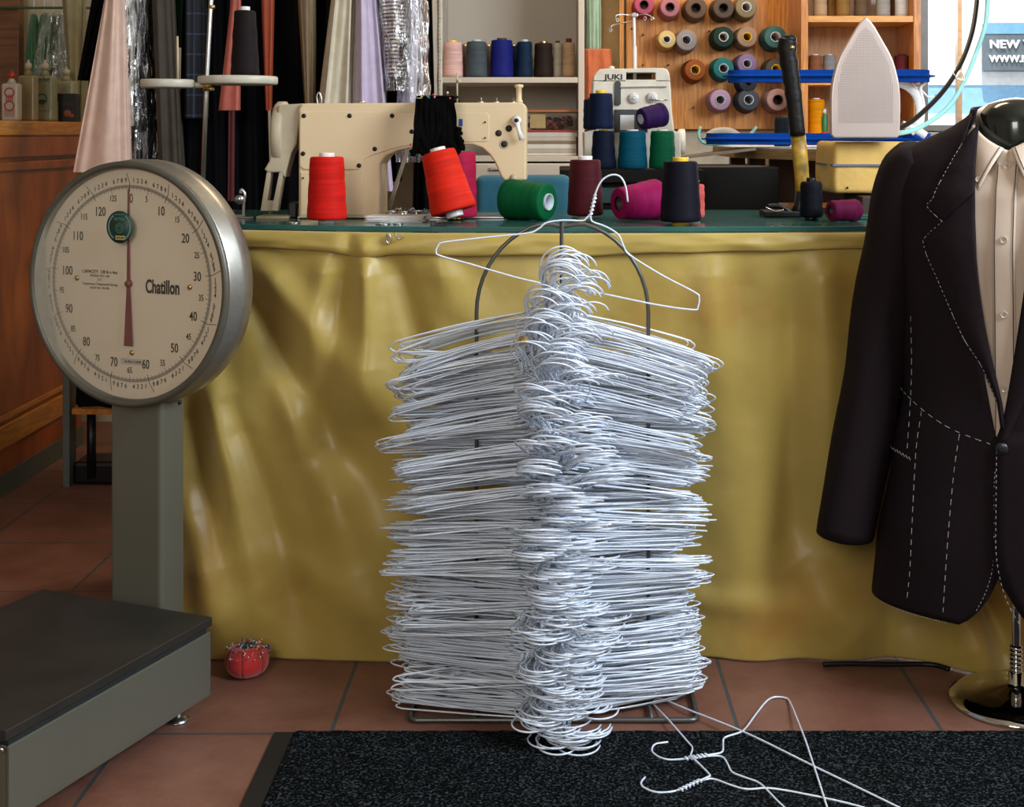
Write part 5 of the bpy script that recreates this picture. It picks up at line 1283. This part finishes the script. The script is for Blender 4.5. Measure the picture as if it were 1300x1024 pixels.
hang(hg, 'dusty rose garment hanging behind the black thread cone', 'garment', m_ros, 294, 306, 278, 305, 140, 3.18, folds=2, amp=.004, seed=10, depth=.03)
hang(hg, 'thin dark rose strap hanging below the rose garment', 'garment', mg('darkrose', (.10, .03, .03)), 292, 298, 289, 297, 255, 3.25, folds=2, amp=.002, seed=11, depth=.015)
hang(hg, 'orange red ribbon garment between the black ones', 'garment', m_or, 332, 348, 338, 345, 140, 3.24, folds=2, amp=.003, seed=12, depth=.03)
hang(hg, 'long black jacket hanging left of the tan garment', 'garment', m_blk, 346, 382, 344, 392, 300, 3.34, folds=5, amp=.009, seed=13, depth=.08, zbot=.3)
hang(hg, 'narrow tan garment hanging above the machine belt guard', 'garment', m_tan, 379, 399, 388, 398, 135, 3.23, folds=3, amp=.006, seed=14, depth=.04)
hang(hg, 'wide cream garment hanging behind the sewing machine arm', 'garment', m_beige, 422, 452, 400, 448, 175, 3.22, folds=5, amp=.010, seed=15, depth=.07)
hang(hg, 'black garment hanging between the tan and cream ones', 'garment', m_blk, 398, 424, 392, 425, 300, 3.38, folds=5, amp=.009, seed=16, depth=.06, zbot=.3)
hang(hg, 'lavender garment hanging behind the sewing machine', 'garment', m_lav, 453, 478, 450, 500, 242, 3.20, folds=4, amp=.008, seed=17, depth=.06)
hang(hg, 'striped shirt in shiny clear plastic right of the lavender garment', 'garment', m_str, 485, 512, 492, 512, 100, 3.22, folds=4, amp=.007, seed=18, depth=.06, plastic=True)
hang(hg, 'dark trousers hanging below the striped shirt', 'garment', m_blk, 490, 512, 492, 510, 230, 3.31, folds=3, amp=.007, seed=19, depth=.05)
hang(hg, 'white garment in clear plastic at the right end of the rail', 'garment', mat('garment_white', (.62, .58, .62), .6), 516, 536, 512, 538, 190, 3.24, folds=5, amp=.008, seed=24, depth=.06, plastic=True)
hang(hg, 'dark coat at the right end of the rail beside the white shelf', 'garment', m_blk, 530, 548, 520, 560, 300, 3.38, folds=5, amp=.008, seed=25, depth=.06, zbot=.3)
hang(hg, 'long dark coat hanging low behind the scale column', 'garment', m_blk, 120, 190, 98, 200, 520, 3.40, folds=6, amp=.01, seed=26, depth=.08, zbot=.22)

# small stand behind the scale column
t = empty('low_stand', (XA(108, 3.45), 3.45, 0), 'low stand with wooden shelf and grey leg behind the scale', 'stand')
b = BM(); z = ZA(516, 3.45); box(b, -.02, .10, -.04, .12, z-.012, z+.003, bev=.001); obj('wooden_shelf', b, m_ledge, t)
b = BM(); box(b, -.048, -.030, -.03, .02, 0, ZA(470, 3.45), bev=.002); obj('grey_leg', b, mat('leg_grey', (.10, .11, .10), .5), t)
b = BM(); box(b, -.03, .10, -.01, .10, .0, .06, bev=.01); box(b, .08, .10, .08, .10, .0, z-.012); tube(b, [(.02, -.01, .02), (.02, -.01, z-.012)], .012, 8); obj('dark_base', b, m_black, t)

# ================================================================== TAILOR'S DUMMY, SHIRT, JACKET
X0, Y0 = .744, 2.13; YAW = math.radians(-28)
cs_, sn_ = math.cos(YAW), math.sin(YAW)
DM = Matrix.Translation((X0, Y0, 0)) @ Matrix.Rotation(YAW, 4, 'Z')
def ln(T, z):
    if z <= T[0][0]: return T[0][1]
    for (a, va), (c, vc) in zip(T, T[1:]):
        if a <= z <= c:
            s = (z-a)/(c-a); s = s*s*(3-2*s)*.5+s*.5
            return va+(vc-va)*s
    return T[-1][1]
AT = [(.14, .230), (.25, .221), (.38, .196), (.50, .176), (.62, .174), (.74, .184), (.82, .196), (.862, .203), (.884, .196), (.900, .165), (.916, .128), (.932, .096), (.945, .078), (.955, .068), (.975, .066)]
BT = [(.14, .128), (.25, .126), (.38, .118), (.50, .112), (.62, .118), (.74, .124), (.82, .112), (.862, .094), (.884, .082), (.900, .074), (.916, .070), (.932, .066), (.945, .062), (.955, .060), (.975, .060)]
def surf_y(lx, z, off=0):
    a = ln(AT, z)+off; bb = ln(BT, z)+off
    q = min(1, abs(lx)/a)
    return -bb*(1-q**2.4)**(1/2.4)
def onbody(px, py, off=.0):
    """point of the jacket front seen at a pixel, dummy-local"""
    best = None; prev = None
    inv = DM.inverted()
    Y = 1.92
    while Y < 2.30:
        p = inv @ W(px, py, Y)
        if 0.1 < p.z < .97 and p.y >= surf_y(p.x, p.z, off) and abs(p.x) < ln(AT, p.z)+off: return p
        Y += .0008
    # beyond the silhouette: nearest side point
    p = inv @ W(px, py, 2.19); a = (ln(AT, p.z)+off)*.995
    return Vector((-a, surf_y(-a, p.z, off), p.z))
ZBTN = .436
def eL(z):   # opening half width, viewer-left panel (positive = away from centre)
    if z > ZBTN: return min(.060, .004+.062*((z-ZBTN)/.46)**.85)
    if z < .30: q = min(1, (.30-z)/.15); return -.004+.075*(1-math.sqrt(max(0, 1-q*q)))
    return -.004
def eR(z):
    if z > ZBTN: return min(.060, -.010+.070*((z-ZBTN)/.46)**.85)
    if z < .30: q = min(1, (.30-z)/.15); return -.010+.08*(1-math.sqrt(max(0, 1-q*q)))
    return -.010
m_suit = mat('dark_suit_wool', (.012, .0075, .0095), .7, spec=.10, bump=(900, .15, .0006), var=(120, .15))
m_stitch = mat('white_basting', (.30, .31, .30), .8)
jk = empty('suit_jacket', (X0, Y0, 0), 'dark charcoal suit jacket with white basting stitches on the dummy', 'jacket', rz=YAW)
def shell(b, zs, off, fl, fr, rip=0, n=110):
    rings = []
    for z in zs:
        a = ln(AT, z)+off; bb = ln(BT, z)+off; ring = []
        e0 = -fl(z); e1 = fr(z)
        for i in range(n+1):
            s = i/n
            # angle measured from the front, going over the viewer-left side and the back
            a0 = math.asin(max(-1, min(1, -e0/a))); a1 = 2*PI-math.asin(max(-1, min(1, e1/a)))
            ph = a0+(a1-a0)*s
            sx_, cx_ = math.sin(ph), math.cos(ph)
            x = -a*math.copysign(abs(sx_)**(2/2.4), sx_); y = -bb*math.copysign(abs(cx_)**(2/2.4), cx_)
            if abs(x) < .11 and cx_ > 0 and False: pass
            extra = rip*noise.noise(Vector((x*9, z*3, 4)))
            if s > .92: extra += .005*(s-.92)/.08*(1 if z < ZBTN+.02 else 0)
            d = Vector((x, y, 0)).normalized() if (x or y) else Vector((0, -1, 0))
            ring.append(b.verts.new(Vector((x, y, z))+d*extra))
        rings.append(ring)
    for r0, r1 in zip(rings, rings[1:]):
        for i in range(n): f = b.faces.new((r0[i], r0[i+1], r1[i+1], r1[i])); f.smooth = True
    return rings
zs = [.155+(.953-.155)*(i/90) for i in range(91)]
# hem a little rounded: sweep down toward the front
b = BM(); rg = shell(b, zs, 0, eL, eR, .005)
thick(obj('jacket_body', b, m_suit, jk), .0025, 1)
def patch(name, rows, m, off=.004, nv=14, parent=jk, th_=.002):
    """rows of ((px,py) outer, (px,py) inner) -> quad strip laid on the body"""
    b = BM(); R2 = []
    for (o_, i_) in rows:
        r_ = []
        for k in range(nv):
            s = k/(nv-1); r_.append(b.verts.new(onbody(o_[0]+(i_[0]-o_[0])*s, o_[1]+(i_[1]-o_[1])*s, off+(.004*math.sin(s*PI)))))
        R2.append(r_)
    for r0, r1 in zip(R2, R2[1:]):
        for i in range(nv-1): f = b.faces.new((r0[i], r0[i+1], r1[i+1], r1[i])); f.smooth = True
    return thick(obj(name, b, m, parent), th_, 0)
def dens(l, k=4):
    o_ = smooth([(a, c, 0) for a, c in l], k); return [(p.x, p.y) for p in o_]
def rows(o_, i_, k=5, sm=True):
    A = dens(o_, k) if sm else o_; B = dens(i_, k); return list(zip(A, B))
lap_out = [(1196, 281), (1180, 295), (1171.5, 305), (1176, 323), (1188, 350), (1200, 378), (1223, 429), (1246, 465), (1266, 510), (1271, 545)]
lap_in = [(1238, 243), (1238, 262), (1238, 276), (1239, 300), (1240, 330), (1243, 360), (1250, 410), (1259, 455), (1272, 512), (1276, 548)]
A = [lap_out[0]]+lap_out[1:]
def lin(l, k=4):
    o_ = []
    for a, c in zip(l, l[1:]):
        for i in range(k): o_.append((a[0]+(c[0]-a[0])*i/k, a[1]+(c[1]-a[1])*i/k))
    return o_+[l[-1]]
patch('lapel', list(zip(lin(lap_out), lin(lap_in))), m_suit, .006)
col_out = [(1224, 178), (1211, 199), (1197, 224), (1188, 241), (1184, 252), (1177, 262), (1196, 281)]
col_in = [(1243, 155), (1241, 176), (1239, 200), (1238, 215), (1238, 225), (1238, 234), (1238, 243)]
patch('collar', list(zip(lin(col_out), lin(col_in))), m_suit, .009)
# back of collar standing around the neck
b = BM()
def cb_(u, v):
    a = PI*.30+u*(2*PI-PI*.60); zz = .928+.032*v+.012*math.cos(a)*-1*.5
    r1_, r2_ = .078-.010*v, .072-.008*v
    return Vector((-r1_*math.sin(a), -r2_*math.cos(a), zz))
grid(b, cb_, 60, 8); thick(obj('collar_stand', b, m_suit, jk), .004, 0)
# mirror lapel for the far side (viewer right), in body coordinates
def bodypt(lx, z, off): return Vector((lx, surf_y(lx, z, off), z))
b = BM(); RR = []
for k in range(40):
    z = .44+(.93-.44)*k/39; s = k/39
    w_ = .010+.075*min(1, s/.72) if s < .74 else (.03 if s < .78 else .05)
    if s > .9: w_ = .03
    r_ = [b.verts.new(bodypt(eR(z)+w_*i/8, z, .006+.003*math.sin(i/8*PI))) for i in range(9)]; RR.append(r_)
for r0, r1 in zip(RR, RR[1:]):
    for i in range(8): f = b.faces.new((r0[i], r0[i+1], r1[i+1], r1[i])); f.smooth = True
thick(obj('lapel', b, m_suit, jk), .002, 0)
# sleeves
def sleeve(sgn):
    b = BM(); path = [(-.130, .0, .884), (-.148, .0, .872), (-.164, .0, .842), (-.180, .0, .78), (-.200, .0, .68), (-.219, -.004, .56), (-.238, -.018, .44), (-.254, -.032, .33), (-.268, -.044, .246)]
    P = smooth(path, 5); n = 36; rings = []
    for k, p in enumerate(P):
        s = k/(len(P)-1); d = (P[min(k+1, len(P)-1)]-P[max(k-1, 0)]).normalized()
        rx = ln([(0, .006), (.06, .026), (.13, .048), (.22, .057), (.5, .055), (1, .048)], s); ry = ln([(0, .020), (.06, .048), (.13, .068), (.3, .074), (.6, .066), (1, .056)], s)
        u = Vector((1, 0, 0)); u = (u-d*u.dot(d)).normalized(); v = d.cross(u); ring = []
        for i in range(n):
            a = 2*PI*i/n; w_ = .0035*noise.noise(Vector((math.cos(a)*2, math.sin(a)*2, s*5)))+.002*math.sin(s*26+2*a)*math.exp(-((s-.5)/.2)**2)
            q = p+u*(rx+w_)*math.cos(a)+v*(ry+w_)*math.sin(a)
            if s == 1: q.z = p.z-.005*math.cos(a)
            ring.append(b.verts.new((q.x if sgn < 0 else -q.x, q.y, q.z)))
        rings.append(ring)
    for r0, r1 in zip(rings, rings[1:]):
        for i in range(n): f = b.faces.new((r0[i], r0[(i+1) % n], r1[(i+1) % n], r1[i])); f.smooth = True
    b.faces.new(rings[0]); bmesh.ops.recalc_face_normals(b, faces=b.faces)
    return thick(obj('sleeve', b, m_suit, jk), .002, -1)
sleeve(-1); sleeve(1)
# basting stitches: dashes on the cloth
def onsleeve(px, py):
    return DM.inverted() @ W(px, py, 2.205)
def dashes(b, path, dash=.011, gap=.006, off=.0052, r=.00055, fn=None):
    P = [(fn or (lambda a, c: onbody(a, c, off)))(a, c) for a, c in dens(path, 10)]
    acc = 0; cur = []
    for p, q in zip(P, P[1:]):
        L_ = (q-p).length; st = max(1, int(L_/.0015))
        for k in range(st):
            x = p.lerp(q, k/st); m_ = acc % (dash+gap)
            if m_ < dash: cur.append(x)
            else:
                if len(cur) > 1: tube(b, cur, r, 5)
                cur = []
            acc += L_/st
    if len(cur) > 1: tube(b, cur, r, 5)
b = BM()
dashes(b, [(1156, 401), (1157, 440), (1157, 480), (1155, 520), (1151, 577)])
dashes(b, [(1130, 471), (1138, 485), (1149, 499), (1170, 519), (1195, 537), (1218, 549), (1258, 564)])
dashes(b, [(1170, 521), (1164, 560), (1161, 600), (1158, 660), (1155, 723), (1151, 762)])
dashes(b, [(1218, 551), (1212, 590), (1206, 650), (1201, 715), (1197, 778)])
dashes(b, [(1123, 197), (1121, 237), (1125, 284), (1128, 320), (1126, 345), (1122, 354)], .014, .007)
dashes(b, [(1265, 575), (1262, 620), (1262, 680), (1260, 720), (1252, 750), (1238, 778)], .005, .002, .004)
z_ = []
for k in range(14): z_.append((1131+k*1.9, 567+k*1.15+(2.2 if k % 2 else -1)))
dashes(b, z_, 1, 0, .004, .0005)
# hem edge
P = []
for k in range(60):
    s = k/59; i = int(2+s*34); P.append(Vector((rg[0][i].co if False else (0, 0, 0))) if False else None)
obj('basting_stitches', b, m_stitch, jk)
b = BM()
P = [bodypt(lx, .1555, .004) for lx in [-.085-.125*i/50 for i in range(51)]]
for i in range(0, 50, 2): tube(b, P[i:i+2], .0005, 5)
P = [bodypt(eR(z)-.0, z, .0075) for z in [.44-.27*i/60 for i in range(61)]]
for i in range(0, 60, 2): tube(b, P[i:i+2], .0005, 5)
obj('edge_stitches', b, m_stitch, jk)
b = BM()
dashes(b, [(1171.5, 305), (1176, 323), (1188, 350), (1200, 378), (1223, 429), (1246, 465), (1266, 510)], .006, .0015, .0085, .0005)
dashes(b, [(1237, 243), (1215, 262), (1196, 281), (1180, 295), (1171.5, 305)], .006, .0015, .0085, .0005)
dashes(b, [(1196, 281), (1177, 262), (1184, 252), (1188, 241), (1197, 224), (1211, 199), (1222, 181)], .006, .0015, .0115, .0005)
obj('lapel_stitches', b, m_stitch, jk)
b = BM(); p = onbody(1272, 569, .007); lathe(b, [(0, .003), (.0075, .0035), (.0095, .002), (.0095, -.001), (0, -.001)], 24, Matrix.Translation(p) @ RY); 
for dx, dz in ((-.002, -.002), (.002, -.002), (.002, .002), (-.002, .002)): ball(b, p+Vector((dx, -.0035, dz)), .0009, n=6)
obj('button', b, mat('button_dark', (.012, .014, .02), .3), jk)

# shirt
m_shirt = mat('cream_shirt', (.62, .50, .40), .65, bump=(50, .15, .002), var=(6, .05))
sh = empty('dress_shirt', (X0, Y0, 0), 'cream button-down shirt with dark stitching inside the jacket', 'shirt', rz=YAW)
b = BM(); zs2 = [.36+(.925-.36)*(i/60) for i in range(61)]; shell(b, zs2, -.008, lambda z: 0, lambda z: 0, .003)
for v in b.verts:
    if v.co.y < -.02 and v.co.z > .85: v.co.z = .85+(v.co.z-.85)*.40
    if v.co.y < -.03: v.co.y += .0035*math.sin(v.co.x*55+v.co.z*5)*math.exp(-((v.co.x+.04)/.03)**2)
obj('shirt_body', b, m_shirt, sh)
def sb(lx, z, off): return Vector((lx, surf_y(lx, z, -.008+off), z))
b = BM(); grid(b, lambda u, v: sb(-.017+.034*u, .37+.505*v, .003+.001*math.sin(u*PI)), 8, 60); thick(obj('placket', b, m_shirt, sh), .0015)
m_dst = mat('dark_stitch', (.02, .012, .012), .7)
b = BM()
for lx in (-.0135, .0135): tube(b, [sb(lx, .38+.49*k/60, .0055) for k in range(61)], .0007, 5)
tube(b, [sb(-.052, .55+.33*k/60, .0012) for k in range(61)], .0006, 5)
obj('dark_stitching', b, m_dst, sh)
for z in (.868, .755, .640, .525, .41):
    p = sb(0, z, .006); b = BM(); lathe(b, [(0, .001), (.0045, .001), (.0058, .0018), (.0062, 0), (.0062, -.001)], 20, Matrix.Translation(p) @ RY)
    bt = obj('shirt_button', b, mat('pearl_button', (.60, .50, .42), .25, coat=.5), sh)
    b = BM()
    for dx, dz in ((-.0013, -.0013), (.0013, -.0013), (.0013, .0013), (-.0013, .0013)): ball(b, p+Vector((dx, -.0016, dz)), .0006, n=6)
    obj('button_holes', b, m_dst, bt)
# shirt collar: stand + two leaf points
b = BM()
def cst(u, v):
    a = u*2*PI; z = .856+.036*v+.085*abs(math.sin(a/2))**1.2
    r1_ = .069-.004*v; r2_ = .070-.006*v+.012*max(0, math.cos(a))
    return Vector((-r1_*math.sin(a), -r2_*math.cos(a)-.004, z))
grid(b, cst, 70, 8); thick(obj('collar_stand', b, m_shirt, sh), .002)
for sgn in (-1, 1):
    b = BM()
    def leaf(u, v):
        # u along the neckline from front to side, v from fold to leaf edge
        a = (.08+u*1.50)
        top = Vector((sgn*.067*math.sin(a), -(.066+.012*max(0, math.cos(a)))*math.cos(a)-.007, .893+.086*abs(math.sin(a/2))**1.2))
        edge_l = Vector((sgn*(.040+.040*u), -.114+.097*u, .830+.085*u))
        p = top.lerp(edge_l, v); p.y -= .008*math.sin(v*PI)
        return p
    grid(b, leaf, 24, 14); o = thick(obj('collar_leaf', b, m_shirt, sh), .002)
    b = BM(); tube(b, [leaf(k/20, .93)+Vector((0, -.002, 0)) for k in range(21)], .0006, 5); tube(b, [leaf(.06, k/20*.93)+Vector((0, -.002, 0)) for k in range(21)], .0006, 5); obj('leaf_stitching', b, m_dst, o)
    p = leaf(.10, .86)+Vector((0, -.003, 0)); b = BM(); lathe(b, [(0, .001), (.0035, .001), (.0045, .0015), (.0048, 0)], 16, Matrix.Translation(p) @ RY); obj('leaf_button', b, mat('pearl_button', (.6, .5, .42)), o)

# dummy
dm = empty('tailor_dummy', (X0, Y0, 0), 'black glossy torso dummy on a round chrome stand wearing shirt and jacket', 'mannequin', rz=YAW)
m_dum = mat('glossy_black_form', (.006, .010, .008), .18, coat=.6)
b = BM(); lathe(b, [(.0, .976), (.024, .973), (.044, .965), (.056, .950), (.060, .930), (.058, .91), (.060, .86)][::-1], 40, Matrix.Diagonal((1, 1.02, 1, 1)))
rr3 = []
zz_ = [.34+(.90-.34)*i/30 for i in range(31)]; rings = []
for z in zz_:
    a = ln(AT, z)-.024; bb = ln(BT, z)-.024
    if z > .86: a *= .9; 
    if z > .885: a = .075
    rings.append([b.verts.new((a*math.cos(2*PI*i/40), bb*math.sin(2*PI*i/40), z)) for i in range(40)])
for r0, r1 in zip(rings, rings[1:]):
    for i in range(40): f = b.faces.new((r0[i], r0[(i+1) % 40], r1[(i+1) % 40], r1[i])); f.smooth = True
b.faces.new(rings[0][::-1]); obj('torso_form', b, m_dum, dm)
m_chr = mat('chrome', (.62, .62, .60), .07, 1, var=False)
b = BM(); lathe(b, [(.106, 0), (.107, .003), (.104, .008), (.085, .017), (.05, .024), (.02, .028), (.012, .032), (.012, .05), (.008, .052)], 64); obj('round_base', b, m_chr, dm)
b = BM(); lathe(b, [(.007, .04), (.007, .36)], 20, cap=False)
for k in range(6): lathe(b, [(.007, .052+k*.007), (.0105, .054+k*.007), (.0105, .056+k*.007), (.007, .058+k*.007)], 16, cap=False)
obj('pole', b, m_chr, dm)

# ================================================================== LIGHTS
def area(name, loc, target, size, sizey, power, color):
    l = bpy.data.lights.new(name, 'AREA'); l.shape = 'RECTANGLE'; l.size = size; l.size_y = sizey; l.energy = power; l.color = color
    o = bpy.data.objects.new(name, l); COL.objects.link(o); o.location = loc
    d = Vector(target)-Vector(loc); o.rotation_euler = d.to_track_quat('-Z', 'Y').to_euler(); return o
# daylight through the shop window in the right wall
area('daylight_right_window', (2.12, .8, 2.1), (0, 2.2, .55), 1.4, .9, 86, (.82, .91, 1.0))
# daylight through the front window behind the viewer
area('daylight_front_window', (-.75, -1.45, 1.75), (-.1, 2.3, .7), 1.0, 1.1, 30, (1.0, .93, .84))
# daylight through the back window
area('daylight_back_window', (1.44, 4.16, 1.45), (.5, 2.6, .9), .5, .9, 12, (.95, .98, 1.0))
# added warm light to brighten the shelves, no real lamp there
area('added_back_light', (.35, 3.3, 2.6), (.45, 3.7, .9), .8, .4, 17, (1.0, .78, .50))
w = bpy.data.worlds.new('World'); SC.world = w; w.use_nodes = True
bg = w.node_tree.nodes['Background']; bg.inputs['Color'].default_value = (.80, .90, 1.0, 1); bg.inputs['Strength'].default_value = 1.0
sl = bpy.data.lights.new('sun', 'SUN'); sl.energy = 5; sl.angle = .01; sl.color = (1, .97, .92)
so_ = bpy.data.objects.new('sun', sl); COL.objects.link(so_); so_.location = (0, -3, 6); so_.rotation_euler = Vector((.12, .45, -.9)).to_track_quat('-Z', 'Y').to_euler()

# ================================================================== CAMERA
cam = bpy.data.cameras.new('Camera'); co = bpy.data.objects.new('Camera', cam); COL.objects.link(co)
co.location = (0, 0, H); co.rotation_euler = (PI/2, 0, 0)
cam.sensor_fit = 'HORIZONTAL'; cam.sensor_width = 36; cam.lens = F/1300*36
cam.shift_x = (650-CX)/1300; cam.shift_y = -(512-CY)/1300
cam.clip_start = .05; cam.clip_end = 100
SC.camera = co
SC.view_settings.view_transform = 'Standard'; SC.view_settings.look = 'None'; SC.view_settings.gamma = 1; SC.view_settings.use_curve_mapping = False
SC.view_settings.exposure = .30
